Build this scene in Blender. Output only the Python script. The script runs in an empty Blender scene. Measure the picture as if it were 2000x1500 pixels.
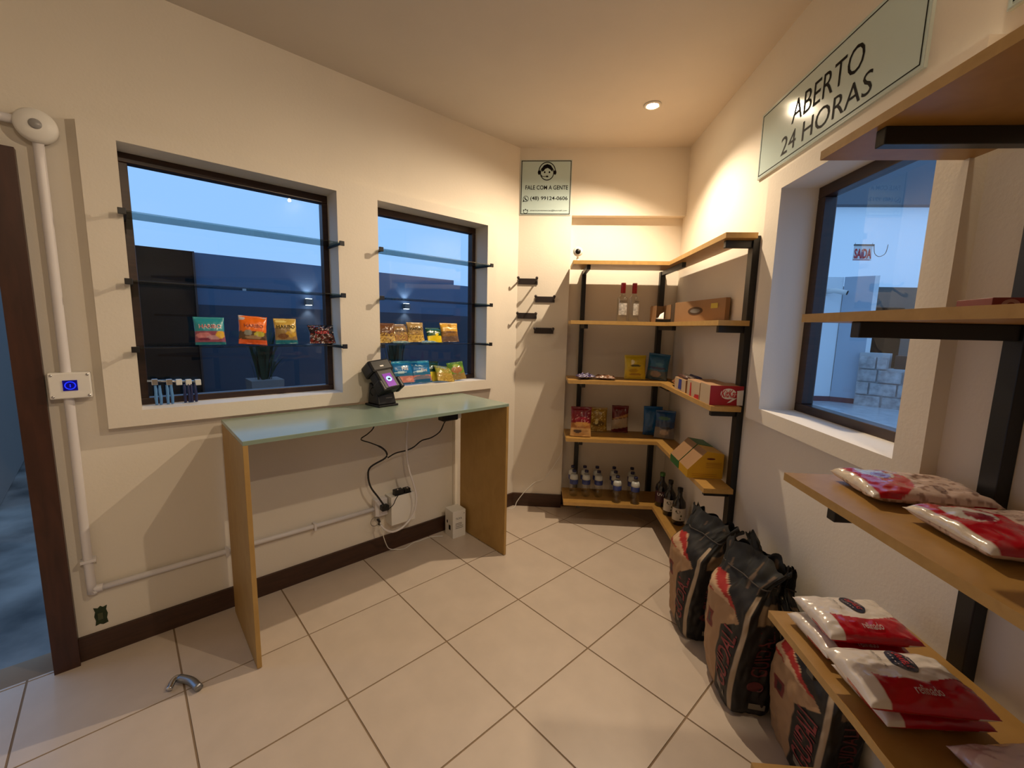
import bpy, bmesh, math, random
from mathutils import Vector, Matrix, noise
S = bpy.context.scene
COL = S.collection
PI = math.pi
random.seed(4)

# ---------------------------------------------------------------- camera, sky, lights, exposure
F_PX, PITCH, ROLL, YAW = 821.54, 0.1360, 0.0224, 0.0665
CAM_H = 1.4364
def cam_matrix():
    cy, sy, cp, sp = math.cos(YAW), math.sin(YAW), math.cos(PITCH), math.sin(PITCH)
    fwd = Vector((-sy*cp, cy*cp, -sp)); right = Vector((cy, sy, 0)); up = right.cross(fwd)
    cr, sr = math.cos(ROLL), math.sin(ROLL)
    r2 = cr*right + sr*up; u2 = -sr*right + cr*up
    m = Matrix((r2, u2, -fwd)).transposed().to_4x4(); m.translation = Vector((0, 0, CAM_H)); return m
cd = bpy.data.cameras.new('camera'); cam = bpy.data.objects.new('camera', cd); COL.objects.link(cam)
cd.sensor_fit = 'HORIZONTAL'; cd.sensor_width = 36; cd.lens = F_PX/2000*36; cd.clip_start = .02; cd.clip_end = 200
cam.matrix_world = cam_matrix(); S.camera = cam

w = bpy.data.worlds.new('dusk_sky'); S.world = w; w.use_nodes = True
bg = w.node_tree.nodes['Background']; bg.inputs[0].default_value = (.27, .50, .90, 1); bg.inputs[1].default_value = 1.35
S.view_settings.view_transform = 'Standard'; S.view_settings.look = 'None'
S.view_settings.exposure = 0; S.view_settings.gamma = 1; S.view_settings.use_curve_mapping = False

LAMP_COL = (1.0, .79, .55)
LAMPS = [((.60, 2.675, 2.698), (-.254, -.10, -.962), 146, 112, .62),
         ((.93, 1.00, 2.698), (-.76, -.05, -.65), 134, 52, .85),
         ((.76, -.60, 2.698), (-.60, .05, -.80), 138, 50, .8)]
for (p, d, ang, e, bl) in LAMPS:
    l = bpy.data.lights.new('spot_light', 'SPOT'); l.energy = e*1.0; l.color = LAMP_COL
    l.spot_size = math.radians(ang); l.spot_blend = bl; l.shadow_soft_size = .014
    o = bpy.data.objects.new('spot_light', l); COL.objects.link(o); o.location = (p[0], p[1], p[2]-.012)
    o.rotation_euler = Vector(d).to_track_quat('-Z', 'Y').to_euler()

# ---------------------------------------------------------------- materials
def s2l(c): return tuple(((x/12.92) if x <= .04045 else ((x+.055)/1.055)**2.4) for x in c)
def hx(r, g, b): return s2l((r/255, g/255, b/255))
def mat(name, col, rough=.5, metal=0, spec=.5, emit=None, es=0, bump=0, bscale=60, mott=0, mscale=4, coat=0):
    m = bpy.data.materials.new(name); m.use_nodes = True; nt = m.node_tree; b = nt.nodes['Principled BSDF']
    b.inputs['Base Color'].default_value = (*col[:3], 1); b.inputs['Roughness'].default_value = rough
    b.inputs['Metallic'].default_value = metal; b.inputs['Specular IOR Level'].default_value = spec
    b.inputs['Coat Weight'].default_value = coat
    if emit: b.inputs['Emission Color'].default_value = (*emit, 1); b.inputs['Emission Strength'].default_value = es
    tc = nt.nodes.new('ShaderNodeTexCoord')
    if mott:
        n = nt.nodes.new('ShaderNodeTexNoise'); n.inputs['Scale'].default_value = mscale; n.inputs['Detail'].default_value = 5
        r = nt.nodes.new('ShaderNodeMapRange'); r.inputs['From Min'].default_value = .3; r.inputs['From Max'].default_value = .7
        r.inputs['To Min'].default_value = 1-mott; r.inputs['To Max'].default_value = 1+mott
        mx = nt.nodes.new('ShaderNodeVectorMath'); mx.operation = 'SCALE'; mx.inputs[0].default_value = col[:3]
        nt.links.new(tc.outputs['Object'], n.inputs['Vector']); nt.links.new(n.outputs['Fac'], r.inputs['Value'])
        nt.links.new(r.outputs['Result'], mx.inputs['Scale']); nt.links.new(mx.outputs[0], b.inputs['Base Color'])
    if bump:
        n = nt.nodes.new('ShaderNodeTexNoise'); n.inputs['Scale'].default_value = bscale; n.inputs['Detail'].default_value = 4
        bp = nt.nodes.new('ShaderNodeBump'); bp.inputs['Strength'].default_value = bump; bp.inputs['Distance'].default_value = .004
        nt.links.new(tc.outputs['Object'], n.inputs['Vector']); nt.links.new(n.outputs['Fac'], bp.inputs['Height'])
        nt.links.new(bp.outputs[0], b.inputs['Normal'])
    return m
def wood(name, c1, c2, rough=.45, scale=(1.2, 1.2, 14), coat=0, bump=.1):
    m = mat(name, c1, rough, coat=coat); nt = m.node_tree; b = nt.nodes['Principled BSDF']
    tc = nt.nodes.new('ShaderNodeTexCoord'); mp = nt.nodes.new('ShaderNodeMapping'); mp.inputs['Scale'].default_value = scale
    n = nt.nodes.new('ShaderNodeTexNoise'); n.inputs['Scale'].default_value = 3; n.inputs['Detail'].default_value = 6; n.inputs['Distortion'].default_value = .6
    cr = nt.nodes.new('ShaderNodeValToRGB'); cr.color_ramp.elements[0].color = (*c2, 1); cr.color_ramp.elements[1].color = (*c1, 1)
    cr.color_ramp.elements[0].position = .3; cr.color_ramp.elements[1].position = .7
    nt.links.new(tc.outputs['Object'], mp.inputs[0]); nt.links.new(mp.outputs[0], n.inputs['Vector'])
    nt.links.new(n.outputs['Fac'], cr.inputs[0]); nt.links.new(cr.outputs[0], b.inputs['Base Color'])
    return m
def thin_glass(name, tint=(1, 1, 1), ior=1.5, rough=0, extra=0):
    m = bpy.data.materials.new(name); m.use_nodes = True; nt = m.node_tree; nt.nodes.remove(nt.nodes['Principled BSDF'])
    out = nt.nodes['Material Output']; tr = nt.nodes.new('ShaderNodeBsdfTransparent'); tr.inputs[0].default_value = (*tint, 1)
    gl = nt.nodes.new('ShaderNodeBsdfGlossy'); gl.inputs['Roughness'].default_value = rough
    fr = nt.nodes.new('ShaderNodeFresnel'); fr.inputs[0].default_value = ior
    ad = nt.nodes.new('ShaderNodeMath'); ad.operation = 'ADD'; ad.inputs[1].default_value = extra; ad.use_clamp = True
    mx = nt.nodes.new('ShaderNodeMixShader'); nt.links.new(fr.outputs[0], ad.inputs[0])
    ge = nt.nodes.new('ShaderNodeNewGeometry'); fb = nt.nodes.new('ShaderNodeMath'); fb.operation = 'SUBTRACT'; fb.inputs[0].default_value = 1
    ml = nt.nodes.new('ShaderNodeMath'); ml.operation = 'MULTIPLY'       # only the outer faces mirror (no false total reflection inside)
    nt.links.new(ge.outputs['Backfacing'], fb.inputs[1]); nt.links.new(fb.outputs[0], ml.inputs[0]); nt.links.new(ad.outputs[0], ml.inputs[1]); nt.links.new(ml.outputs[0], mx.inputs[0])
    nt.links.new(tr.outputs[0], mx.inputs[1]); nt.links.new(gl.outputs[0], mx.inputs[2]); nt.links.new(mx.outputs[0], out.inputs[0])
    return m
def printed(name, rough=.3, metal=0, coat=0, bump=.0, bscale=40):
    m = mat(name, (1, 1, 1), rough, metal, coat=coat, bump=bump, bscale=bscale); nt = m.node_tree
    a = nt.nodes.new('ShaderNodeVertexColor'); a.layer_name = 'Col'
    nt.links.new(a.outputs[0], nt.nodes['Principled BSDF'].inputs['Base Color']); return m
M = dict(
    wall=mat('wall_paint', (.76, .70, .61), .75, bump=.12, bscale=90, mott=.02, mscale=3),
    ceil=mat('ceiling_paint', (.62, .57, .51), .85, bump=.08, bscale=70, mott=.02),
    tile=mat('floor_tile_ceramic', (.60, .505, .42), .32, mott=.05, mscale=7, bump=.03, bscale=30),
    grout=mat('tile_grout', (.26, .18, .11), .9),
    mdf=wood('shelf_board_wood', (.42, .235, .062), (.36, .195, .045), .42, (6, 6, 6)),
    mdfedge=wood('raw_board_edge', (.56, .34, .11), (.48, .285, .085), .55, (10, 10, 10)),
    deskleg=wood('raw_board_panel', (.44, .27, .085), (.38, .225, .065), .55, (5, 5, 3)),
    green=mat('green_grey_lacquer', (.25, .325, .26), .22, mott=.04, mscale=6),
    metal=mat('black_metal', (.008, .008, .009), .38, spec=.5, bump=.05, bscale=200),
    frame=wood('dark_brown_wood', (.045, .018, .010), (.025, .010, .006), .35, (3, 3, 20)),
    jamb=wood('reddish_brown_wood', (.062, .021, .012), (.035, .012, .007), .4, (12, 12, 1.5)),
    base=wood('baseboard_wood', (.060, .024, .012), (.035, .014, .007), .45, (2, 2, 30)),
    pvc=mat('white_pvc', (.72, .69, .70), .35, mott=.02),
    white=mat('white_plastic', (.80, .78, .74), .4),
    black=mat('black_plastic', (.007, .007, .008), .42, spec=.35),
    blackcable=mat('black_cable_rubber', (.012, .011, .010), .5),
    steel=mat('chrome_steel', (.6, .6, .6), .22, metal=1),
    darksteel=mat('dark_anodised_metal', (.055, .045, .045), .35, metal=.6),
    glass=thin_glass('window_glass', (.93, .95, .96), 1.55),
    shelfglass=thin_glass('shelf_glass', (.62, .70, .68), 1.5, .02, .03),
    clear=thin_glass('clear_bottle_plastic', (.93, .94, .95), 1.33, .08, .05),
    vodka=thin_glass('clear_bottle_glass', (.90, .91, .89), 1.45, .03, .06),
    signg=mat('pale_green_acrylic', (.52, .66, .66), .14, coat=.3),
    signw=mat('pale_sign_edge', (.55, .62, .60), .2),
    ink=mat('black_ink', (.010, .009, .009), .7, spec=.1),
    foil=printed('printed_foil', .26, coat=.3, bump=.25, bscale=55),
    film=printed('printed_film', .22, coat=.5, bump=.35, bscale=45),
    paper=printed('printed_paper', .6, bump=.3, bscale=25),
    card=printed('printed_card', .45),
    red=mat('red_plastic', (.36, .012, .03), .35), redp=mat('red_print', (.55, .02, .03), .45),
    whitep=mat('white_print', (.80, .78, .76), .5), navy=mat('navy_plastic', (.010, .012, .06), .35),
    greencap=mat('green_plastic', (.05, .16, .03), .4),
    juice=mat('dark_juice_glass', (.006, .005, .008), .08, coat=.5),
    paperl=mat('paper_label', (.58, .54, .48), .6, mott=.06, mscale=60),
    blue=mat('light_blue_plastic', (.09, .25, .55), .35), dblue=mat('dark_blue_plastic', (.012, .02, .09), .35),
    kraft=mat('kraft_card', (.30, .165, .075), .65, mott=.04, mscale=12), yellow=mat('yellow_sticker', (.55, .45, .06), .5),
    screen=mat('phone_screen', (.05, .01, .08), .1, emit=(.30, .07, .38), es=.9),
    screenb=mat('screen_icon', (.1, .3, .6), .2, emit=(.35, .60, 1.0), es=1.2),
    ledb=mat('blue_led', (0, 0, .1), .2, emit=(.01, .03, 1.0), es=1.3), ledbg=mat('blue_panel', (0, .0, .04), .2, emit=(0, .0, .20), es=.6),
    bulb=mat('lamp_glow', (1, .9, .7), .5, emit=(1, .80, .52), es=90), trimw=mat('white_lamp_ring', (.7, .66, .6), .4),
    hole=mat('outlet_hole_green', (.02, .035, .012), .8, mott=.4, mscale=60),
    extlight=mat('pale_exterior_render', (.85, .87, .88), .8), extgrey=mat('column_face_shade_grey_blue', (.42, .48, .55), .8),  # extgrey: shading of the column face put into its base colour
    extblue=mat('blue_wall_upper', (.085, .13, .20), .8), extdark=mat('blue_wall_lower', (.030, .042, .062), .8),
    extbrown=mat('dark_door_wood', (.012, .010, .008), .8, spec=.1, mott=.25, mscale=2), roof=mat('roof_soffit', (.75, .78, .80), .8),
    fascia=mat('dark_fascia', (.13, .17, .20), .8), slate=mat('slate_floor', (.13, .12, .105), .35, mott=.75, mscale=3.0, bump=.3, bscale=5),
    extfloor=mat('pale_porch_floor', (.55, .60, .64), .15, mott=.15, mscale=5), maroon=mat('maroon_skirting', (.12, .03, .04), .6),
    stone=mat('split_stone', (.42, .40, .39), .9, mott=.35, mscale=9, bump=1.0, bscale=14), mortar=mat('mortar', (.5, .5, .5), .9),
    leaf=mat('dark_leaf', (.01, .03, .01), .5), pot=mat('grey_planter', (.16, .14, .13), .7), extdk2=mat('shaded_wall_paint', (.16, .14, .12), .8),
)

def translucent(name, col):
    m = bpy.data.materials.new(name); m.use_nodes = True; nt = m.node_tree; nt.nodes.remove(nt.nodes['Principled BSDF'])
    t = nt.nodes.new('ShaderNodeBsdfTranslucent'); d = nt.nodes.new('ShaderNodeBsdfDiffuse'); x = nt.nodes.new('ShaderNodeMixShader')
    t.inputs[0].default_value = (*col, 1); d.inputs[0].default_value = (*col, 1); x.inputs[0].default_value = .12
    nt.links.new(t.outputs[0], x.inputs[1]); nt.links.new(d.outputs[0], x.inputs[2]); nt.links.new(x.outputs[0], nt.nodes['Material Output'].inputs[0]); return m
M['roof'] = translucent('translucent_roof_sheet', (.90, .92, .90))  # roof made translucent so that sky light brightens the porch underneath
# ---------------------------------------------------------------- helpers
AL = .7617; A0 = PI/2 - AL
RL = Matrix.Rotation(A0, 4, 'Z')           # window-wall frame: local x = along the wall (t), y = into the wall (m), z = up
I4 = Matrix.Identity(4)
def W(t, m, z): return RL @ Vector((t, m, z))
class MB:
    def __init__(s): s.v = []; s.f = []; s.mi = []; s.col = None; s.sm = []
    def add(s, vs, fs, mi=0, smooth=False):
        k = len(s.v); s.v += [tuple(v) for v in vs]
        for f in fs: s.f.append(tuple(i+k for i in f)); s.mi.append(mi); s.sm.append(smooth)
        return s
    def box(s, x0, x1, y0, y1, z0, z1, mi=0, X=None):
        vs = [Vector((x, y, z)) for z in (z0, z1) for y in (y0, y1) for x in (x0, x1)]
        if X: vs = [X @ v for v in vs]
        return s.add(vs, [(0, 2, 3, 1), (4, 5, 7, 6), (0, 1, 5, 4), (2, 6, 7, 3), (0, 4, 6, 2), (1, 3, 7, 5)], mi)
    def prism(s, pts, z0, z1, mi=0, X=None):
        n = len(pts); vs = [Vector((p[0], p[1], z0)) for p in pts] + [Vector((p[0], p[1], z1)) for p in pts]
        if X: vs = [X @ v for v in vs]
        return s.add(vs, [tuple(range(n-1, -1, -1)), tuple(range(n, 2*n))] + [(i, (i+1) % n, n+(i+1) % n, n+i) for i in range(n)], mi)
    def lathe(s, prof, n=24, mi=0, X=None, smooth=True):
        vs = []; fs = []
        for r, z in prof:
            for i in range(n): a = 2*PI*i/n; vs.append(Vector((r*math.cos(a), r*math.sin(a), z)))
        for j in range(len(prof)-1):
            for i in range(n): k = (i+1) % n; fs.append((j*n+i, j*n+k, (j+1)*n+k, (j+1)*n+i))
        if prof[0][0] > 1e-6: fs.append(tuple(range(n-1, -1, -1)))
        if prof[-1][0] > 1e-6: fs.append(tuple(range((len(prof)-1)*n, len(prof)*n)))
        if X: vs = [X @ v for v in vs]
        return s.add(vs, fs, mi, smooth)
    def tube(s, pts, r, n=8, mi=0, X=None, sub=4):
        P = [Vector(p) for p in pts]
        if sub > 1 and len(P) > 2:
            Q = []
            for i in range(len(P)-1):
                p0 = P[max(i-1, 0)]; p1 = P[i]; p2 = P[i+1]; p3 = P[min(i+2, len(P)-1)]
                for k in range(sub):
                    t = k/sub; Q.append(.5*((2*p1)+(-p0+p2)*t+(2*p0-5*p1+4*p2-p3)*t*t+(-p0+3*p1-3*p2+p3)*t**3))
            Q.append(P[-1]); P = Q
        vs = []; fs = []; up = Vector((.13, .27, .95))
        for i, p in enumerate(P):
            d = (P[min(i+1, len(P)-1)]-P[max(i-1, 0)]).normalized(); a = d.cross(up)
            if a.length < .05: a = d.cross(Vector((1, 0, 0)))
            a.normalize(); b = d.cross(a); rr = r[min(i*len(r)//len(P), len(r)-1)] if isinstance(r, (list, tuple)) else r
            for k in range(n): g = 2*PI*k/n; vs.append(p+rr*(math.cos(g)*a+math.sin(g)*b))
        for i in range(len(P)-1):
            for k in range(n): q = (k+1) % n; fs.append((i*n+k, i*n+q, (i+1)*n+q, (i+1)*n+k))
        fs += [tuple(range(n-1, -1, -1)), tuple(range((len(P)-1)*n, len(P)*n))]
        if X: vs = [X @ v for v in vs]
        return s.add(vs, fs, mi, True)
    def build(s, name, mats, parent=None, loc=None, rz=0, rot=None, bevel=0, weighted=False):
        me = bpy.data.meshes.new(name); me.from_pydata(s.v, [], s.f); me.update()
        if not isinstance(mats, (list, tuple)): mats = [mats]
        for m in mats: me.materials.append(M[m] if isinstance(m, str) else m)
        me.polygons.foreach_set('material_index', s.mi); me.polygons.foreach_set('use_smooth', s.sm)
        if s.col:
            a = me.color_attributes.new('Col', 'FLOAT_COLOR', 'POINT')
            for i, c in enumerate(s.col): a.data[i].color = (*c, 1)
        bm = bmesh.new(); bm.from_mesh(me); bmesh.ops.recalc_face_normals(bm, faces=bm.faces); bm.to_mesh(me); bm.free()
        o = bpy.data.objects.new(name, me); COL.objects.link(o)
        if parent: o.parent = parent
        if loc is not None: o.location = loc
        if rz: o.rotation_euler[2] = rz
        if rot: o.rotation_euler = rot
        if bevel:
            md = o.modifiers.new('bevel', 'BEVEL'); md.width = bevel; md.segments = 2; md.limit_method = 'ANGLE'
        return o
def thing(name, label, cat, loc=(0, 0, 0), rz=0, group=None, rot=None):
    o = bpy.data.objects.new(name, None); COL.objects.link(o); o.location = loc; o.rotation_euler = rot or (0, 0, rz)
    o.empty_display_size = .05
    return tag(o, label, cat, group)
def tag(o, label, cat, group=None):
    o['label'] = label; o['category'] = cat
    if group: o['group'] = group
    return o
def struct(o, label=None):
    o['kind'] = 'structure'
    if label: o['label'] = label
    return o
def dup(root, loc, rz=None, label=None):
    r = root.copy(); COL.objects.link(r); r.location = loc
    if rz is not None: r.rotation_euler[2] = rz
    if label: r['label'] = label
    for ch in list(root.children):
        c = ch.copy(); COL.objects.link(c); c.parent = r
        for g in list(ch.children):
            d = g.copy(); COL.objects.link(d); d.parent = c
    return r
_tc = {}
def textdata(s, bold=0):
    k = (s, bold)
    if k in _tc: return _tc[k]
    cu = bpy.data.curves.new('t', 'FONT'); cu.body = s; cu.resolution_u = 3; cu.offset = bold
    o = bpy.data.objects.new('t', cu); COL.objects.link(o)
    bpy.context.view_layer.update()
    me = bpy.data.meshes.new_from_object(o.evaluated_get(bpy.context.evaluated_depsgraph_get()))
    vs = [v.co.copy() for v in me.vertices]; fs = [tuple(p.vertices) for p in me.polygons]
    bpy.data.objects.remove(o); bpy.data.curves.remove(cu); bpy.data.meshes.remove(me)
    x0 = min(v.x for v in vs); x1 = max(v.x for v in vs); y0 = min(v.y for v in vs); y1 = max(v.y for v in vs)
    r = ([((v.x-x0)/(x1-x0), (v.y-y0)/(y1-y0)) for v in vs], fs, (x1-x0)/(y1-y0)); _tc[k] = r; return r
def text(mb, s, fn, x0, x1, y0, y1, mi=0, bold=0):
    vs, fs, _ = textdata(s, bold)
    return mb.add([fn(x0+(x1-x0)*a, y0+(y1-y0)*b) for a, b in vs], fs, mi)
def disc(mb, fn, cx, cy, rx, ry, mi=0, n=20, r0=0):
    if r0:
        vs = [fn(cx+rx*k*math.cos(2*PI*i/n), cy+ry*k*math.sin(2*PI*i/n)) for k in (r0, 1) for i in range(n)]
        return mb.add(vs, [(i, (i+1) % n, n+(i+1) % n, n+i) for i in range(n)], mi)
    return mb.add([fn(cx+rx*math.cos(2*PI*i/n), cy+ry*math.sin(2*PI*i/n)) for i in range(n)], [tuple(range(n))], mi)

# ================================================================ ROOM
XR, YP, YN, ZC, ML = 1.0147, 3.254, 3.325, 2.722, 2.385
LF = 2.337                                   # front of the raised plaster panel on the window wall
OW = [(.029, .870), (1.095, 1.890)]; OZ = (1.052, 2.118)
TC = (YP - ML*math.cos(A0))/math.sin(A0)    # t where the window wall meets the pier
b = MB()
T0, T1 = -1.6, TC+.02
def lw(t0, t1, z0, z1): b.box(t0, t1, ML, ML+.145, z0, z1, 0, RL)
lw(T0, -1.25, 0, ZC); lw(-1.25, -.30, 2.02, ZC); lw(-.30, OW[0][0], 0, ZC); lw(OW[0][1], OW[1][0], 0, ZC); lw(OW[1][1], T1, 0, ZC)
for a, c in OW: lw(a, c, 0, OZ[0]); lw(a, c, OZ[1], ZC)
struct(b.build('wall_left', 'wall'))
# raised plaster panel round both windows
b = MB(); P0, P1, Z0, Z1 = -.079, 1.976, .986, 2.176
def pp(t0, t1, z0, z1): b.box(t0, t1, LF, ML, z0, z1, 0, RL)
pp(P0, OW[0][0], Z0, Z1); pp(OW[0][1], OW[1][0], Z0, Z1); pp(OW[1][1], P1, Z0, Z1)
for a, c in OW: pp(a, c, Z0, OZ[0]); pp(a, c, OZ[1], Z1)
struct(b.build('trim_1', 'wall'))
# pier, beam and recessed back wall
xp = W(TC, ML, 0).x
b = MB(); b.box(xp-.02, .197, YP, YP+.2, 0, ZC); b.box(.197, XR+.165, YP, YP+.2, 2.255, ZC); b.box(.197, XR+.165, YN, YP+.2, 0, 2.255)
struct(b.build('wall_back', 'wall'))
# right wall with its window
RY = (1.192, 1.912); RZ = (1.098, 2.03); RF = .975
b = MB()
def rw(y0, y1, z0, z1): b.box(XR, XR+.165, y0, y1, z0, z1)
rw(-4.2, RY[0], 0, ZC); rw(RY[1], YN+.05, 0, ZC); rw(RY[0], RY[1], 0, RZ[0]); rw(RY[0], RY[1], RZ[1], ZC)
struct(b.build('wall_right', 'wall'))
b = MB(); SY = (1.105, 2.025); SZ = (1.037, 2.105)
def rp(y0, y1, z0, z1): b.box(RF, XR, y0, y1, z0, z1)
rp(SY[0], RY[0], *SZ); rp(RY[1], SY[1], *SZ); rp(RY[0], RY[1], SZ[0], RZ[0]); rp(RY[0], RY[1], RZ[1], SZ[1])
struct(b.build('trim_2', 'wall'))
# rear wall (behind the camera) and ceiling
b = MB(); b.box(T0-.2, T0, -3.2, ML+.3, 0, ZC, 0, RL); struct(b.build('wall_rear', 'wall'))
RP = [(W(T0, ML, 0).x, W(T0, ML, 0).y), (W(TC, ML, 0).x, W(TC, ML, 0).y), (xp, YP), (.197, YP), (.197, YN), (XR, YN), (XR, -3.4)]
cpoly = [W(T0-.2, ML+.15, 0), W(TC+.15, ML+.15, 0), Vector((XR+.165, YP+.2, 0)), Vector((XR+.165, -4.2, 0)), W(T0-.2, -3.2, 0)]
b = MB(); b.prism([(p.x, p.y) for p in cpoly][::-1], ZC, ZC+.12); struct(b.build('ceiling', 'ceil'))
# floor: grout bed + tiles laid diagonally
b = MB(); b.prism([(p.x, p.y) for p in cpoly][::-1], -.05, -.0025); fl = struct(b.build('floor', 'grout'))
T = .455; TG = -.7533; GX, GY = -2.2682*T, 3.7496*T
ta = Vector((math.cos(TG), math.sin(TG))); tb = Vector((-math.sin(TG), math.cos(TG)))
dsill = .12
clipP = [Vector(q) for q in [tuple(W(T0, ML+.0, 0))[:2], tuple(W(TC, ML+.0, 0))[:2], (xp, YP+.0), (XR, YP+.06), (XR, -3.4)]]
def clip(poly, cp):
    cp = cp[:]; ar = sum(cp[i].x*cp[(i+1) % len(cp)].y-cp[(i+1) % len(cp)].x*cp[i].y for i in range(len(cp)))
    if ar < 0: cp = cp[::-1]
    out = poly
    for i in range(len(cp)):
        a, c = cp[i], cp[(i+1) % len(cp)]; inp = out; out = []
        def side(p): return (c.x-a.x)*(p.y-a.y)-(c.y-a.y)*(p.x-a.x)
        for j in range(len(inp)):
            p, q = inp[j], inp[(j+1) % len(inp)]; sp, sq = side(p), side(q)
            if sp >= 0: out.append(p)
            if (sp >= 0) != (sq >= 0): out.append(p+(q-p)*(sp/(sp-sq)))
        if not out: return []
    return out
def area(p): return abs(sum(p[i].x*p[(i+1) % len(p)].y-p[(i+1) % len(p)].x*p[i].y for i in range(len(p))))/2
whole = None; g2 = .0034
for i in range(-3, 12):
    for j in range(-9, 8):
        o = Vector((GX, GY))+ta*(i*T)+tb*(j*T)
        q = [o+ta*g2+tb*g2, o+ta*(T-g2)+tb*g2, o+ta*(T-g2)+tb*(T-g2), o+ta*g2+tb*(T-g2)]
        cen = o+(ta+tb)*T/2
        if cen.y < -.9: continue
        c = clip(q, clipP)
        if not c or area(c) < .0015: continue
        if area(c) > (T-2*g2)**2*.999:
            if whole is None:
                mb = MB(); qq = [ta*(x*(T/2-g2))+tb*(y*(T/2-g2)) for x, y in ((-1, -1), (1, -1), (1, 1), (-1, 1))]
                mb.prism(qq, -.0025, 0); t_ = mb.build('floor_tile', 'tile', fl, loc=(cen.x, cen.y, 0)); whole = t_
            else:
                t_ = whole.copy(); COL.objects.link(t_); t_.location = (cen.x, cen.y, 0)
        else:
            mb = MB(); mb.prism([p-cen for p in c], -.0025, 0); mb.build('floor_tile', 'tile', fl, loc=(cen.x, cen.y, 0))
# baseboards
b = MB(); b.box(-.24, TC, ML-.014, ML, 0, .105, 0, RL); struct(b.build('baseboard_left', 'base'))
b = MB(); b.box(xp+.006, .197, YP-.014, YP, 0, .105); b.box(.197, XR, YN-.014, YN, 0, .105); struct(b.build('baseboard_back', 'base'))
b = MB(); b.box(XR-.012, XR, 2.2, YN-.014, 0, .105); struct(b.build('baseboard_right', 'base'))
# door opening: jamb posts and head
dr = struct(bpy.data.objects.new('door_1', None)); COL.objects.link(dr)
b = MB(); b.box(-.315, -.240, LF+.01, ML+.16, 0, 2.02, 0, RL); b.build('door_jamb', 'jamb', dr)
b = MB(); b.box(-1.30, -1.235, LF+.01, ML+.16, 0, 2.02, 0, RL); b.build('door_jamb', 'jamb', dr)
b = MB(); b.box(-1.235, -.315, LF+.01, ML+.16, 1.955, 2.02, 0, RL); b.build('door_head', 'jamb', dr)
# windows of the left wall
def left_window(n, t0, t1, z0, z1):
    e = struct(bpy.data.objects.new('window_%d' % n, None)); COL.objects.link(e)
    fw = .040; m0, m1 = 2.475, 2.525
    for (a, c, p, q) in ((t0, t1, z1-fw, z1), (t0, t1, z0, z0+.03), (t0, t0+fw-.01, z0+.03, z1-fw), (t1-fw+.01, t1, z0+.03, z1-fw)):
        b = MB(); b.box(a, c, m0, m1, p, q, 0, RL); b.build('window_frame', 'frame', e, bevel=.003)
    b = MB(); b.box(t0+.028, t1-.028, 2.497, 2.501, z0+.028, z1-.038, 0, RL); b.build('pane', 'glass', e)
left_window(1, OW[0][0], OW[0][1], *OZ); left_window(2, OW[1][0], OW[1][1], *OZ)
e = struct(bpy.data.objects.new('window_3', None)); COL.objects.link(e)
fx0, fx1, fw = 1.125, 1.175, .045
for (a, c, p, q) in ((RY[0], RY[1], RZ[1]-fw, RZ[1]), (RY[0], RY[1], RZ[0], RZ[0]+.035), (RY[0], RY[0]+fw, RZ[0]+.035, RZ[1]-fw), (RY[1]-fw, RY[1], RZ[0]+.035, RZ[1]-fw)):
    b = MB(); b.box(fx0, fx1, a, c, p, q); b.build('window_frame', 'frame', e, bevel=.003)
b = MB(); b.box(1.148, 1.152, RY[0]+.04, RY[1]-.04, RZ[0]+.03, RZ[1]-.04); b.build('pane', 'glass', e)
# white surface trunking down the window wall
b = MB(); b.box(1.632, 1.680, ML-.018, ML, .105, .986, 0, RL); struct(b.build('trim_3', 'wall'))

# ================================================================ CEILING SPOTS
for i, (p, d, ang, en, bl) in enumerate(LAMPS):
    t = thing('ceiling_spotlight', ['recessed ceiling spotlight glowing above the corner shelves', 'recessed ceiling spotlight near the large wall sign', 'recessed ceiling spotlight at the rear of the room'][i], 'ceiling light', (p[0], p[1], ZC))
    b = MB(); b.lathe([(.050, 0), (.050, -.006), (.036, -.008), (.030, -.003), (.030, 0)], 32); b.build('lamp_ring', 'trimw', t)
    b = MB(); b.lathe([(.0, -.0095), (.020, -.009), (.031, -.006), (.033, -.001)], 24); b.build('bulb', 'bulb', t)

# ================================================================ SHELVES
TH = .025
def shelf_board(mb, pts, ztop, th):
    n = len(pts); vs = [Vector((x, y, ztop-th)) for x, y in pts]+[Vector((x, y, ztop)) for x, y in pts]
    mb.add(vs, [tuple(range(n-1, -1, -1)), tuple(range(n, 2*n))], 0); k = len(mb.v)-2*n
    for i in range(n): mb.f.append((k+i, k+(i+1) % n, k+n+(i+1) % n, k+n+i)); mb.mi.append(1); mb.sm.append(False)
cs = thing('corner_shelf_unit', 'L-shaped wooden corner shelves on black metal posts beside the pier', 'shelves', (.6, 3.1, 0))
def loc_pts(pts, o): return [(x-o.location.x, y-o.location.y) for x, y in pts]
CZ = [1.890, 1.488, 1.072, .652, .172]
for z in CZ:
    b = MB(); shelf_board(b, loc_pts([(.2, 2.955), (.838, 2.955), (.838, 2.085), (.982, 2.085), (.982, 3.24), (.2, 3.24)], cs), z, TH)
    b.build('shelf', ['mdf', 'mdfedge'], cs)
def upr(par, x0, x1, y0, y1, z0, z1, nm='upright'):
    b = MB(); b.box(x0, x1, y0, y1, z0, z1); b.v = [(v[0]-par.location.x, v[1]-par.location.y, v[2]) for v in b.v]; b.build(nm, 'metal', par, bevel=.002)
upr(cs, .293, .325, YN-.045, YN, .11, CZ[0]-TH)
upr(cs, .872, .910, YN-.045, YN, .11, CZ[0]-TH)
upr(cs, XR-.032, XR, 2.125, 2.175, .11, CZ[0]-TH+.02)
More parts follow.
